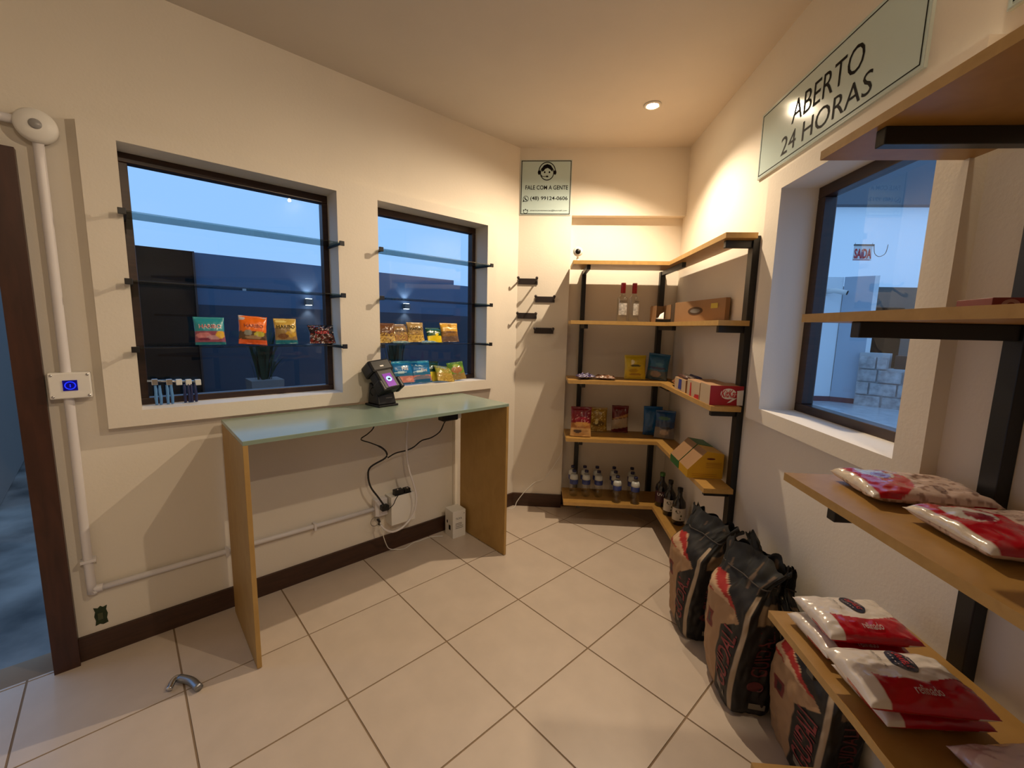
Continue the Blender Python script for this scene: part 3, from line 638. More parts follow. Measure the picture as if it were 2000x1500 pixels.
b = MB(); b.box(-.055, .055, -.02, .02, 0, .008); b.box(-.055, .0, -.018, .018, .008, .035); b.box(.012, .05, -.018, .018, .008, .030); b.build('board_body', 'black', q, bevel=.002)
for x in (-.035, .0, .03): b = MB(); b.lathe([(.005, 0), (.005, .008), (0, .009)], 10, X=Matrix.Translation((x, -.012, .033 if x < 0 else .028 if x > 0 else .008))); b.build('knob', 'steel', q)
q = thing('product_box', 'small white printed box standing on the floor under the desk', 'box', W(1.588, 2.278, 0), A0-math.radians(4))
b = MB(); b.box(-.050, .050, -.052, .052, 0, .190); b.build('carton', 'white', q, bevel=.0015)
f1 = lambda x, y: Vector((x, -.0528, y)); f2 = lambda x, y: Vector((-.0508, -x, y)); b = MB()
text(b, 'TUYA', f1, -.028, .020, .128, .142); disc(b, f1, .038, .165, .003, .003)
for z in (.10, .09, .078, .066): b.add([f1(-.03, z), f1(.03-.01*(z > .08), z), f1(.03-.01*(z > .08), z+.003), f1(-.03, z+.003)], [(0, 1, 2, 3)])
disc(b, f2, -.022, .10, .008, .012); b.add([f2(-.002, .05), f2(.022, .05), f2(.022, .085), f2(-.002, .085)], [(0, 1, 2, 3)]); b.build('print', 'ink', q)
# loose metal bracket on the floor
q = thing('loose_metal_piece', 'bent steel pipe piece lying on the floor tiles', 'metal piece', (-1.36, 1.375, 0), 0)
b = MB(); b.tube([(-.035, -.015, .012), (-.045, .012, .020), (-.043, .030, .022), (-.02, .032, .020)], .011, 12); b.build('rod', 'steel', q)
b = MB(); b.tube([(-.035, .032, .020), (.02, .026, .018), (.075, .0, .016)], .0145, 14); b.build('sleeve', mat('brushed_steel', (.30, .31, .33), .35, metal=.9), q)

# ================================================================ STUFF ON THE CORNER SHELVES
def put(name, label, cat, x, y, z, w, h, d, paint, seed, texts=(), lean=10, rz=0, roll=0, group='snack bags on the corner shelves', **kw):
    o = thing(name, label, cat, (x, y, z), math.radians(rz), group=group)
    X = Matrix.Translation((0, 0, d*.10)) @ Matrix.Rotation(math.radians(-lean), 4, 'X') @ Matrix.Rotation(math.radians(roll), 4, 'Y')
    pouch(o, 'pouch', w, h, d, paint, seed, texts, X, **kw); return o
# home camera on top
q = thing('security_camera', 'small round white camera with black face on the top corner shelf', 'camera', (.232, 3.0, CZ[0]), 0)
b = MB(); b.lathe([(.022, 0), (.024, .004), (.010, .008), (.006, .025), (.006, .04)], 20); b.build('stand', 'white', q)
XC = Matrix.Translation((0, 0, .062)) @ Matrix.Rotation(PI/2, 4, 'X')
b = MB(); b.lathe([(0, -.022), (.020, -.021), (.028, -.012), (.033, .006), (.032, .014), (.026, .019), (0, .019)], 28, X=XC); b.build('camera_body', 'white', q)
b = MB(); b.lathe([(.0185, .0175), (.0175, .0205), (0, .022)], 28, X=XC); b.build('lens_face', 'black', q)
# vodka bottles
def vodka():
    v = thing('vodka_bottle', 'clear glass spirit bottle with a red cap, left of the pair', 'bottle', (.562, 3.05, CZ[1]), 0, group='clear bottles with red caps')
    b = MB(); b.lathe([(.034, 0), (.036, .004), (.036, .150), (.034, .166), (.020, .178), (.0145, .192), (.0145, .205)], 28); b.build('bottle_body', 'vodka', v)
    b = MB(); b.lathe([(.0165, .196), (.0165, .262), (.0155, .266), (0, .266)], 20); b.build('cap', 'red', v)
    b = MB(); n = 10; vs = []; r = .0366
    for k in (.045, .125):
        for i in range(n+1): a = -PI/2-.85+1.7*i/n; vs.append(Vector((r*math.cos(a), r*math.sin(a), k)))
    b.add(vs, [(i, i+1, n+2+i, n+1+i) for i in range(n)], 0, True); b.build('label_print', mat('frosted_label', (.45, .43, .40), .4, mott=.5, mscale=55), v)
    b = MB(); text(b, 'SMIRNOFF', lambda x, y: Vector((.0369*math.sin(x*1.6), -.0369*math.cos(x*1.6), y)), -.42, .42, .132, .144); b.build('lettering', 'ink', v)
    return v
v = vodka(); dup(v, (.642, 3.06, CZ[1]), math.radians(35), 'clear glass spirit bottle with a red cap, right of the pair')
# cartons on S2
q = thing('cardboard_box', 'brown cardboard box with an oval hole and a yellow sticker', 'box', (.94, 2.7, CZ[1]))
pts = [(-.055, .22), (.038, -.34), (.062, -.34), (.062, .22)]
b = MB(); b.prism(pts, 0, .128); b.build('carton', 'kraft', q, bevel=.001)
dv = Vector((.038+.055, -.34-.22, 0)).normalized(); nv = Vector((-dv.y, dv.x, 0))*-1
if nv.x > 0: nv = -nv
of = Vector((-.055, .22, 0))+nv*.0012
f = lambda x, y: of+dv*x+Vector((0, 0, y)); L_ = .567
b = MB(); disc(b, f, L_*.46, .066, L_*.15, .024, 0, 24); b.build('hand_hole_rim', mat('dark_kraft', (.07, .035, .015), .7), q)
f3 = lambda x, y: of+nv*.001+dv*x+Vector((0, 0, y)); b = MB(); disc(b, f3, L_*.46, .066, L_*.10, .013, 0, 24); b.build('hand_hole', mat('grey_print_light', (.16, .15, .14), .6), q)
b = MB(); b.add([f3(L_*.76, .075), f3(L_*.88, .075), f3(L_*.88, .103), f3(L_*.76, .103)], [(0, 1, 2, 3)]); b.build('sticker', 'yellow', q)
q = thing('cardboard_tray', 'small open cardboard tray lined in black beside the bigger box', 'box', (.828, 3.04, CZ[1]))
b = MB(); b.box(-.054, .045, -.075, -.070, 0, .022); b.box(-.054, -.050, -.07, .08, 0, .11); b.box(.038, .045, -.075, .08, 0, .118); b.box(-.05, .04, .072, .08, 0, .115); b.build('tray_wall', 'kraft', q)
b = MB(); b.box(-.05, .04, -.07, .072, 0, .006); b.box(-.054, .045, -.0765, -.075, 0, .020); b.box(.0455, .0475, -.0765, .05, 0, .118); b.build('tray_lining', 'black', q)
b = MB(); b.add([Vector((-.035, -.03, .006)), Vector((.012, -.03, .006)), Vector((.020, .0, .07)), Vector((-.005, .0, .055))], [(0, 1, 2, 3)]); b.box(-.03, .01, -.02, .02, .006, .03); b.build('paper_slip', 'whitep', q)
# S3
SG = 'snack bags on the corner shelves'
lying('snack_bag', 'crumpled purple and silver snack bag lying at the left end', 'snack bag', (.325, 3.03, CZ[2]), math.radians(20), .13, .08, .045, speck(bands((1.1, (60, 50, 95))), [(190, 185, 200), (40, 30, 70), (120, 110, 150)], 7, .18), 20, wr=.5, group=SG)
lying('snack_bag', 'crumpled brown and silver snack bag lying beside the purple one', 'snack bag', (.465, 3.04, CZ[2]), math.radians(-10), .15, .08, .035, speck(bands((1.1, (125, 85, 60))), [(180, 150, 130), (100, 50, 40), (150, 140, 130)], 7, .2), 21, wr=.45, group=SG)
put('snack_bag', 'yellow snack bag standing on the third corner shelf', 'snack bag', .685, 3.08, CZ[2], .155, .175, .05, mixp(bands((.12, (190, 165, 30)), (1.1, (200, 175, 25)), seed=22), [(.35, .7, .08, .10, (235, 225, 180)), (.5, .55, .25, .05, (80, 70, 20)), (.4, .35, .22, .08, (170, 140, 20)), (.5, .2, .3, .05, (150, 115, 20))]), 22, (), 8)
put('snack_bag', 'dark blue snack bag standing by the corner post on the third shelf', 'snack bag', .835, 3.08, CZ[2], .150, .190, .05, mixp(bands((.35, (55, 75, 90)), (1.1, (20, 90, 130)), seed=23), [(.5, .45, .4, .05, (30, 40, 80)), (.45, .22, .25, .12, (125, 110, 105)), (.6, .6, .2, .05, (45, 110, 140))]), 23, (), 6, rz=-25, roll=4)
# boxes along the right wing of S3
def dispbox(name, label, x0, x1, y0, y1, z, h, front, side, top, kw_text=None):
    q = thing(name, label, 'box', ((x0+x1)/2, (y0+y1)/2, z), 0, group='snack boxes on the right wing')
    hw_, hd = (x1-x0)/2, (y1-y0)/2
    b = MB(); b.box(-hw_, hw_, -hd, hd, 0, h); k = b.build('carton', [top, front, side], q, bevel=.0008)
    for p in k.data.polygons:
        if p.normal.y < -.9: p.material_index = 1
        elif p.normal.x < -.9: p.material_index = 2
    return q, hw_, hd
redm = mat('red_card', (.38, .008, .02), .4); cream = mat('cream_card', (.55, .42, .28), .6); browncard = mat('light_brown_card', (.36, .20, .10), .6)
q, hw_, hd = dispbox('chocolate_box', 'red open display box of wafer bars at the end of the shelf', .842, 1.002, 2.12, 2.25, CZ[2], .098, redm, cream, browncard)
f = lambda x, y: Vector((x, -hd-.001, y)); b = MB(); disc(b, f, .008, .058, .038, .027); b.build('oval_mark', 'whitep', q)
b = MB(); f4 = lambda x, y: Vector((x+.15*(y-.05), -hd-.002, y)); text(b, 'KitKat', f4, -.026, .048, .040, .078, bold=.02); b.build('lettering', 'redp', q)
f5 = lambda x, y: Vector((x, -hd-.0015, y)); b = MB(); b.add([f5(.052, .002), f5(.0795, .002), f5(.0795, .078), f5(.048, .074)], [(0, 1, 2, 3)]); b.add([f5(.004, .012), f5(.02, .016), f5(.05, .038), f5(.03, .036)], [(0, 1, 2, 3)]); b.build('white_panel', 'whitep', q)
q, hw_, hd = dispbox('snack_box', 'light brown box with a red stripe behind the red box', .846, .995, 2.27, 2.46, CZ[2], .090, browncard, cream, browncard)
f = lambda x, y: Vector((-hw_-.001, -x, y)); b = MB(); b.add([f(-.05, 0), f(-.02, .0), f(-.03, .075), f(-.045, .075)], [(0, 1, 2, 3)]); b.add([f(.02, .0), f(.09, 0), f(.09, .025), f(.03, .02)], [(0, 1, 2, 3)]); b.build('red_stripe', 'redp', q)
q, hw_, hd = dispbox('snack_box', 'low cream box with blue wrapped bars further along the wing', .850, .985, 2.50, 2.70, CZ[2], .075, browncard, cream, browncard)
f = lambda x, y: Vector((-hw_-.001, -x, y)); b = MB(); b.add([f(-.03, .01), f(.03, .01), f(.03, .07), f(-.02, .07)], [(0, 1, 2, 3)]); b.build('blue_panel', mat('blue_card', (.03, .05, .30), .5), q)
for k in range(3):
    tag(MB().tube([(.87+.035*k, 2.52, CZ[2]+.082), (.87+.035*k, 2.68, CZ[2]+.085)], .011, 8, sub=1).build('chocolate_bar', [mat('wrapper_%d' % k, ((.1, .05, .04), (.30, .25, .22), (.05, .05, .16))[k], .3)]),
        ['brown wrapped bar lying on the low cream box', 'silver wrapped bar lying on the low cream box', 'dark blue wrapped bar lying on the low cream box'][k], 'snack bar')
lying('snack_bag', 'brown snack bag lying at the corner of the third shelf', 'snack bag', (.915, 2.80, CZ[2]), math.radians(80), .13, .09, .06, speck(bands((1.1, (120, 75, 45))), [(150, 60, 40), (170, 130, 90)], 5, .25), 25, wr=.3, group=SG)
# S4
put('snack_bag', 'large red snack bag with peanuts at the front of the fourth shelf', 'snack bag', .305, 3.0, CZ[3], .150, .215, .055, mixp(speck(bands((.28, (205, 160, 100)), (.46, (170, 110, 60)), (1.1, (120, 12, 35)), seed=26), [(200, 150, 140), (140, 20, 40)], 14, .33, .8, v0=.5), [(.55, .42, .38, .08, (200, 145, 75)), (.35, .17, .2, .06, (70, 45, 30)), (.5, .92, .5, .1, (105, 8, 30))]), 26, (), 10, rz=-4)
put('snack_bag', 'gold snack bag standing behind the large red one', 'snack bag', .452, 3.17, CZ[3], .135, .185, .05, speck(mixp(bands((1.1, (150, 115, 30)), seed=27), [(.5, .35, .35, .12, (95, 70, 25)), (.4, .42, .1, .12, (230, 220, 160)), (.4, .1, .5, .12, (175, 140, 70))]), [(220, 200, 120)], 11, .4), 27, (), 6)
put('snack_bag', 'maroon snack bag with a silver diagonal band, fourth shelf', 'snack bag', .615, 3.17, CZ[3], .125, .205, .045,
    lambda u, v: (95, 8, 15) if v > .62+.12*(1-u)*-1+.10*u else (170, 125, 70) if v > .50+.12*u-.02 else (80, 10, 15) if v > .46+.12*u else (170, 150, 125) if v > .10+.12*u else (90, 10, 25), 28, (), 6, rz=-3)
put('snack_bag', 'bright blue snack bag standing behind the grey-blue one', 'snack bag', .845, 3.12, CZ[3], .135, .215, .05, bands((.1, (20, 70, 120)), (1.1, (8, 90, 155)), seed=29), 29, (), 8, rz=-8)
put('snack_bag', 'blue and silver snack bag nearest the corner of the fourth shelf', 'snack bag', .905, 3.03, CZ[3], .140, .205, .05, mixp(bands((.40, (120, 115, 115)), (.62, (40, 65, 105)), (1.1, (10, 70, 125)), seed=30), [(.45, .72, .3, .06, (60, 105, 90)), (.5, .22, .22, .1, (170, 155, 145)), (.6, .38, .3, .04, (45, 50, 70))]), 30, (), 8, rz=-22)
def wedge(name, label, y0, y1, m1, m2):
    q = thing(name, label, 'box', (.84, (y0+y1)/2, CZ[3]), 0, group='sloping display cartons')
    hd = (y1-y0)/2; pr = [(-.035, 0), (.150, 0), (.150, .135), (.060, .148), (-.035, .045)]
    vs = [Vector((x, y, z)) for y in (-hd, hd) for x, z in pr]; n = 5
    b = MB(); b.add(vs, [(0, 1, 2, 3, 4)], 0); b.f.append((9, 8, 7, 6, 5)); b.mi.append(0); b.sm.append(False)
    for i in range(n): b.f.append((i, (i+1) % n, n+(i+1) % n, n+i)); b.mi.append(1 if i == 3 else 0); b.sm.append(False)
    b.build('carton', [m1, m2], q, bevel=.001)
    return q, hd
ym = mat('orange_yellow_card', (.60, .33, .015), .45); gm = mat('green_card', (.02, .13, .03), .45); kin = mat('open_carton_inside', (.30, .17, .08), .6)
q, hd = wedge('display_carton', 'yellow sloping display carton on the fourth shelf', 2.235, 2.375, ym, kin)
f = lambda x, y: Vector((x, -hd-.0008, y)); b = MB(); disc(b, f, .083, .108, .022, .005); b.build('slot_mark', mat('dark_red_ink', (.10, .01, .01), .5), q)
b = MB()
for z in (.085, .078, .070, .060): b.add([f(.060, z), f(.140, z), f(.140, z+.0022), f(.060, z+.0022)], [(0, 1, 2, 3)])
for z in (.022, .012): b.add([f(-.01, z), f(.120, z), f(.120, z+.0018), f(-.01, z+.0018)], [(0, 1, 2, 3)])
b.build('print', mat('brown_orange_ink', (.34, .13, .01), .5), q)
q, hd = wedge('display_carton', 'green sloping display carton behind the yellow one', 2.385, 2.535, gm, kin)
# water bottles
wb = None
SP = [(.281, 2.975+.115, 'front'), (.374, 3.093, 'front'), (.467, 3.093, 'front'), (.278, 3.19, 'rear'), (.372, 3.195, 'rear'), (.467, 3.195, 'rear'), (.590, 3.0, 'front'), (.594, 3.105, 'middle'), (.598, 3.20, 'rear'), (.718, 2.99, 'front'), (.716, 3.095, 'middle'), (.735, 3.20, 'rear')]
CN = ['leftmost column', 'second column', 'third column', 'leftmost column', 'second column', 'third column', 'fourth column', 'fourth column', 'fourth column', 'rightmost column', 'rightmost column', 'rightmost column']
for i, (x, y, rr) in enumerate(SP):
    lb = '%s water bottle of the %s on the lowest shelf' % (rr, CN[i])
    if wb is None:
        wb = thing('water_bottle', lb, 'bottle', (x, y, CZ[4]), 0, group='water bottles on the lowest shelf')
        b = MB(); b.lathe([(.022, 0), (.028, .004), (.031, .012), (.0305, .05), (.029, .055), (.031, .062), (.031, .118), (.029, .132), (.0305, .138), (.029, .152), (.018, .176), (.0125, .184), (.0125, .192)], 24); b.build('bottle_body', 'clear', wb)
        b = MB(); b.lathe([(.0315, .096), (.0318, .098), (.0318, .127), (.0315, .129)], 24); b.build('label_band', mat('blue_label', (.035, .055, .22), .35, mott=.5, mscale=40), wb)
        b = MB(); b.lathe([(.0308, .131), (.0305, .140), (.0292, .152), (.0235, .166)], 24); b.build('label_shoulder', mat('pale_label', (.52, .54, .52), .35), wb)
        b = MB(); b.lathe([(.0145, .186), (.0145, .201), (.013, .203), (0, .203)], 18); b.build('cap', 'navy', wb)
    else: dup(wb, (x, y, CZ[4]), i*.7, lb)
def jbottle(x, y, rz, sc, capm, lab, labm, txt):
    v = thing('juice_bottle', lab, 'bottle', (x, y, CZ[4]), rz, group='dark juice bottles on the lowest shelf')
    b = MB(); b.lathe([(.036*sc, 0), (.040*sc, .006), (.041*sc, .13), (.036*sc, .155), (.020*sc, .178), (.0145*sc, .195), (.014*sc, .235)], 28); b.build('bottle_body', 'juice', v)
    b = MB(); b.lathe([(.0165*sc, .222), (.0165*sc, .246), (0, .247)], 18); b.build('cap', capm, v)
    n = 14; r = .0417*sc; vs = [Vector((r*math.cos(-PI/2-1.2+2.4*i/n), r*math.sin(-PI/2-1.2+2.4*i/n), k)) for k in (.035, .118) for i in range(n+1)]
    b = MB(); b.add(vs, [(i, i+1, n+2+i, n+1+i) for i in range(n)], 0, True); b.build('label_paper', labm, v)
    f = lambda a, z: Vector((1.008*r*math.sin(a), -1.008*r*math.cos(a), z)); b = MB()
    if txt: text(b, txt, f, -.7, .7, .085, .104)
    else: disc(b, f, -.2, .096, .35, .012); disc(b, f, .3, .070, .13, .007); disc(b, f, .2, .048, .12, .005)
    b.build('label_print', 'whitep' if txt else mat('dark_olive_ink', (.05, .055, .03), .5), v); return v
darklab = mat('dark_wine_label', (.05, .012, .02), .5)
jbottle(.905, 2.985, -.25, 1.08, 'greencap', 'dark juice bottle with a green cap at the back of the trio', darklab, 'UVA')
jbottle(.918, 2.835, -.2, 1.0, 'black', 'dark juice bottle with a pale label in the middle of the trio', 'paperl', None)
jbottle(.938, 2.700, -.25, 1.04, 'black', 'dark juice bottle with a wide pale label nearest the camera', 'paperl', None)

# ================================================================ CHARCOAL BAGS
def charcoal(label, x0, x1, y0, y1, h, seed, crest=(.0, .0), rot=0, txt=True, cw=1.20):
    cx, cy = (x0+x1)/2, (y0+y1)/2; a, bb = (x1-x0)/2, (y1-y0)/2
    q = thing('charcoal_bag', label, 'charcoal bag', (cx, cy, 0), 0, group='charcoal bags on the floor')
    def pt(s, v, off=0.0):
        # s in [0,4): side 0 = front (-x), 1 = near (-y), 2 = +x, 3 = +y
        k = int(s) % 4; g = s-int(s); rad = .0
        c4 = [(-1, 1), (-1, -1), (1, -1), (1, 1)]
        p, q2 = c4[k], c4[(k+1) % 4]; X_, Y_ = p[0]+(q2[0]-p[0])*g, p[1]+(q2[1]-p[1])*g
        m = max(abs(X_), abs(Y_)); L = (abs(X_)**5+abs(Y_)**5)**.2; X_, Y_ = X_/L*1.0, Y_/L*1.0
        if v < .06: sc = .86+.14*math.sin(v/.06*PI/2)
        else: sc = 1
        bul = 1+.10*math.sin(PI*min(1, v/.72))
        if v < .70: fx, fy = a*sc*bul, bb*sc*(1+.04*math.sin(PI*v/.7))
        elif v < .86:
            t = (v-.70)/.16; t = t*t*(3-2*t); fx, fy = a*(1-.50*t), bb*(1-.16*t)
        else:
            t = (v-.86)/.14; fx, fy = a*(.50-.34*t), bb*(.84+(cw-.84)*t)
        x, y = X_*fx, Y_*fy
        if v > .12:
            t = min(1, (v-.12)/.62); t = t*t*(3-2*t); r = rot*t; x, y = x*math.cos(r)-y*math.sin(r), x*math.sin(r)+y*math.cos(r)
        if v > .70:
            t = (v-.70)/.30; r = rot*.35*t; x, y = x*math.cos(r)-y*math.sin(r), x*math.sin(r)+y*math.cos(r); x += crest[0]*t; y += crest[1]*t
        w_ = .010+.022*max(0, v-.6)*2.2
        nn = Vector((X_, Y_, 0)).normalized()
        dsp = w_*(ns(s*1.1+seed, v*2, 2.4, seed)+.6*ns(s*2+seed, v*3, 4.5, seed+2))
        z = h*v+(0 if v < .85 else .045*(v-.85)/.15*ns(s*3, 0, 1.7, seed+9))
        return Vector((x, y, z))+nn*(dsp+off)
    KR = (165, 130, 95); BK = (22, 18, 16); RD = (165, 38, 30); CR = (170, 150, 125)
    def paint(s, v):
        k = int(s) % 4; g = s-int(s); wv = v+.01*ns(s, v, 6, seed)
        if wv > .80: 
            if .80 < wv < .97 and abs(ns(s*2.3, v, 3, seed)) > .46: return (95, 76, 58)
            return (30, 30, 27)
        if k == 0:                            # front: g 0 far edge -> 1 near edge
            lim = .50+max(0, (wv-.55))*1.6
            if g > .93: return CR
            if wv > .62 and g > .28+(.80-wv)*3.2: return BK
            if wv > .66-.04*(g-.5) and g < .93:
                ray = math.atan2(wv-.55, g-1.15)*8
                return RD if (ray % 1) < .5 else (200, 165, 130)
            if g > .52+max(0, min(1, (wv-.50)/.12))*.36: return BK
            if abs(g-.25) < .09 and abs(wv-.47) < .06: return (110, 30, 30) if abs(g-.25) > .05 or abs(wv-.47) > .035 else (50, 35, 30)
            return KR
        if k == 1:
            if g < .05: return CR
            if .64 < wv < .76 and .25 < g < .8: return (120, 98, 72)
            return (20, 16, 15)
        if k == 3: return BK if g > .5 else KR
        return (30, 24, 20)
    NS, NV = 168, 110; vs = []; col = []; fs = []
    for j in range(NV+1):
        for i in range(NS): s = 4*i/NS; v = j/NV; vs.append(pt(s, v)); col.append(hx(*paint(s, v)))
    for j in range(NV):
        for i in range(NS): k = (i+1) % NS; fs.append((j*NS+i, j*NS+k, (j+1)*NS+k, (j+1)*NS+i))
    fs.append(tuple(range(NS-1, -1, -1)))
    mb = MB(); mb.add(vs, fs, 0, True); mb.col = col; o = mb.build('sack', 'paper', q)
    zmin = min(v_[2] for v_ in mb.v)
    if txt:
        RDM = mat('faded_red_print', (.20, .025, .028), .6)
        t = MB(); text(t, 'GUIDALI', lambda x, y: pt(y, x, .0022), .15, .53, .88, .58, bold=.012); t.build('front_lettering', RDM, q)
        t = MB(); text(t, 'GUIDALI', lambda x, y: pt(1+y, x, .0022), .30, .60, .70, .36, bold=.01); disc(t, lambda x, y: pt(1+y, x, .0022), .235, .5, .035, .16); t.build('side_lettering', mat('dark_red_print', (.09, .012, .014), .6), q)
        t = MB(); 
        t.add([pt(gx, gv, .0022) for gx, gv in ((.62, .10), (.84, .07), (.84, .12), (.62, .15))], [(0, 1, 2, 3)])
        t.add([pt(1+gx, gv, .0022) for gx, gv in ((.45, .07), (.78, .07), (.78, .11), (.45, .11))], [(0, 1, 2, 3)]); t.build('barcode', mat('grey_tan_print', (.20, .17, .13), .6), q)
    # tie and string strands at the gathered neck
    t = MB(); t.tube([pt(s, .855, .004) for s in [x*.25 for x in range(17)]], .003, 6, sub=2); t.build('tie_string', mat('string', (.05, .04, .035), .8), q)
    return q
charcoal('charcoal bag furthest back, beside the end of the corner shelves', .700, .885, 1.83, 2.08, .575, 1, (.05, -.03), .26)
charcoal('large charcoal bag with its printed front facing the room, second of the row', .742, .900, 1.452, 1.715, .595, 2, (.045, .0), .25, cw=1.05)
charcoal('dark charcoal bag squeezed between the second bag and the wall', .925, 1.000, 1.50, 1.745, .560, 3, (-.02, .03), .06)
charcoal('charcoal bag partly hidden under the near wall shelves', .872, .995, 1.16, 1.44, .47, 4, (.0, .02), .10)

# ================================================================ SUGAR BAGS
def sugar(label, x, y, z, rz, w, h, d, style, seed, group='sugar bags on the near shelves', tilt=0):
    o = thing('sugar_bag', label, 'sugar bag', (x, y, z), math.radians(rz), group=group)
    X = Matrix.Translation((0, -h/2, d*.47)) @ Matrix.Rotation(math.radians(-90+tilt), 4, 'X')
    WH = (225, 215, 205); RR = (175, 8, 30)
    if style == 'A':      # u along the bag (left end u=0), v = 0 near side, 1 far side
        def paint(u, v):
            lim = .50-.16*math.sin(PI*u)+.14*(u > .93)*0
            if u < .10+.03*math.sin(v*6): return WH
            if v < lim and u > .17: return RR
            if v > .95 and u > .5: return RR
            return WH
        o_, F = pouch(o, 'pouch', w, h, d, paint, seed, (), X, matname='film', nu=64, nv=48, seal=.02, wr=.13, belly=.5, taper=.03, boxy=1)
        f = lambda x_, y_: X @ F(x_, y_, .0018)
        b = MB()
        for (rr, mi) in ((1, 0),):
            n = 24; 
            for k0, k1 in ((0, .5), (.5, 1)):
                vs = [f(.56+.105*k*math.cos(2*PI*i/n), .69+.225*k*math.sin(2*PI*i/n)) for k in (max(k0, .001), k1) for i in range(n)]
                b.add(vs, [(i, (i+1) % n, n+(i+1) % n, n+i) for i in range(n)])
        b.build('oval_label', mat('navy_ink', (.012, .014, .035), .35), o)
        f = lambda x_, y_: X @ F(x_, y_, .0032); fr_ = lambda a_, b_: X @ F(b_, 1-a_, .0032)
        b = MB(); text(b, 'CARAVELAS', fr_, .15, .47, .54, .60, bold=.02); b.build('label_lettering', 'redp', o)
        b = MB()
        for k in range(6): disc(b, f, .505-.01*math.sin(PI*k/5), .56+.05*k, .008, .012, 0, 6)
        pm = mat('pale_print', (.55, .42, .42), .5); b.build('white_dots', pm, o)
        b = MB(); text(b, 'Açúcar', fr_, .22, .38, .615, .65, bold=.01); b.build('upper_lettering', pm, o)
        b = MB(); text(b, 'refinado', f, .42, .64, .13, .25, bold=.01); b.build('lower_lettering', pm, o)
        b = MB(); text(b, 'Alto Alegre', fr_, .14, .36, .345, .38); text(b, '1kg', fr_, .42, .48, .34, .37); b.build('small_print', 'ink', o)
    else:
        def paint(u, v):
            if style == 'C': return (225, 200, 198) if ns(u, v, 9, seed) < .25 else (205, 170, 168)
            e = ((u-.02)/.46)**2+((v-.55)/.62)**2
            if v < .12 and u < .05: return WH
            if u < .06: return (215, 200, 180)
            if e < 1:
                if ((u-.26)/.15)**2+((v-.66)/.22)**2 < 1:
                    return (125, 10, 35) if ((u-.28)/.08)**2+((v-.58)/.13)**2 < 1 else (190, 185, 180)
                return RR
            return (205, 180, 168) if ns(u, v, 16, seed) < .3 else (150, 120, 108)
        o_, F = pouch(o, 'pouch', w, h, d, paint, seed, (), X, matname='film', nu=64, nv=48, seal=.02, wr=.16, belly=.5, taper=.03, boxy=1)
        f = lambda x_, y_: X @ F(x_, y_, .002)
        b = MB(); disc(b, f, .60, .20, .045, .07, 0, 20, .8); text(b, 'Nutri', f, .575, .63, .16, .23); text(b, 'açúcar cristal', f, .68, .86, .20, .25); text(b, 'INFORMAÇÃO NUTRICIONAL', f, .50, .82, .62, .67); text(b, 'porção de 5 g', f, .52, .74, .54, .58)
        b.build('small_print', mat('brown_print', (.18, .10, .09), .5), o)
    return o
Z4, Z3 = RSZ[3], RSZ[2]
sugar('white and red sugar bag at the bottom of the far stack on the lower shelf', .782, 1.005, Z4, 1, .205, .155, .044, 'A', 51)
sugar('white and red sugar bag on top of the far stack', .795, 1.012, Z4+.040, -1, .205, .155, .046, 'A', 52)
sugar('white and red sugar bag at the bottom of the near stack on the lower shelf', .785, .838, Z4, 2, .205, .150, .042, 'A', 53)
sugar('white and red sugar bag on top of the near stack', .762, .826, Z4+.038, -2, .225, .150, .050, 'A', 54)
sugar('pale sugar bag cut off at the bottom right corner of the photo', .885, .685, Z4, 6, .23, .115, .04, 'C', 55)
sugar('clear and red sugar bag lying further back on the upper near shelf', .850, .985, Z3, -8, .235, .175, .044, 'B', 56)
sugar('clear and red sugar bag lying nearer on the upper near shelf', .852, .765, Z3, -4, .235, .185, .046, 'B', 57)
# flat red carton on R2
q = thing('red_carton', 'flat dark red carton on the middle shelf at the right edge', 'box', (.945, .90, RSZ[1]), math.radians(-14))
b = MB(); b.box(-.085, .085, -.05, .05, 0, .028); b.build('carton', mat('dark_red_card', (.20, .02, .02), .45), q, bevel=.001)
f = lambda x, y: Vector((x, -.0508, y)); b = MB(); disc(b, f, -.058, .014, .014, .011, 0, 20, .45); text(b, '10%', f, -.028, .0, .006, .017, bold=.02); text(b, 'GANHE', f, -.028, .0, .019, .024); b.build('print', mat('pink_print', (.42, .22, .20), .5), q)

# ================================================================ OUTSIDE
def ext(b, name, m_, label=None, parent=None):
    o = b.build(name, m_, parent)
    if not parent: struct(o, label)
    return o
b = MB(); b.box(-14, 16, -8, 20, -.12, -.055); ext(b, 'ground', 'slate')
b = MB(); b.box(1.35, 9.4, -1, 13, -.055, -.004); ext(b, 'porch_floor', 'extfloor')
MW = 9.40
b = MB(); b.box(-3, 6.47, MW, MW+.3, 1.70, 2.60, 0, RL); b.box(-3, 6.47, MW, MW+.3, -.05, 1.70, 1, RL); b.box(6.47, 14, MW+.6, MW+.9, 1.70, 2.55, 0, RL); b.box(6.47, 14, MW+.6, MW+.9, -.05, 1.70, 1, RL)
ext(b, 'wall_outer_blue', ['extblue', 'extdark'])
e = struct(bpy.data.objects.new('door_2', None)); COL.objects.link(e)
b = MB(); b.box(-1.6, .955, MW-.10, MW, -.05, 2.60, 0, RL); ext(b, 'door_leaf', 'extbrown', None, e)
b = MB(); b.box(.955, .985, MW-.12, MW, -.05, 2.60, 0, RL); ext(b, 'door_edge', 'frame', None, e)
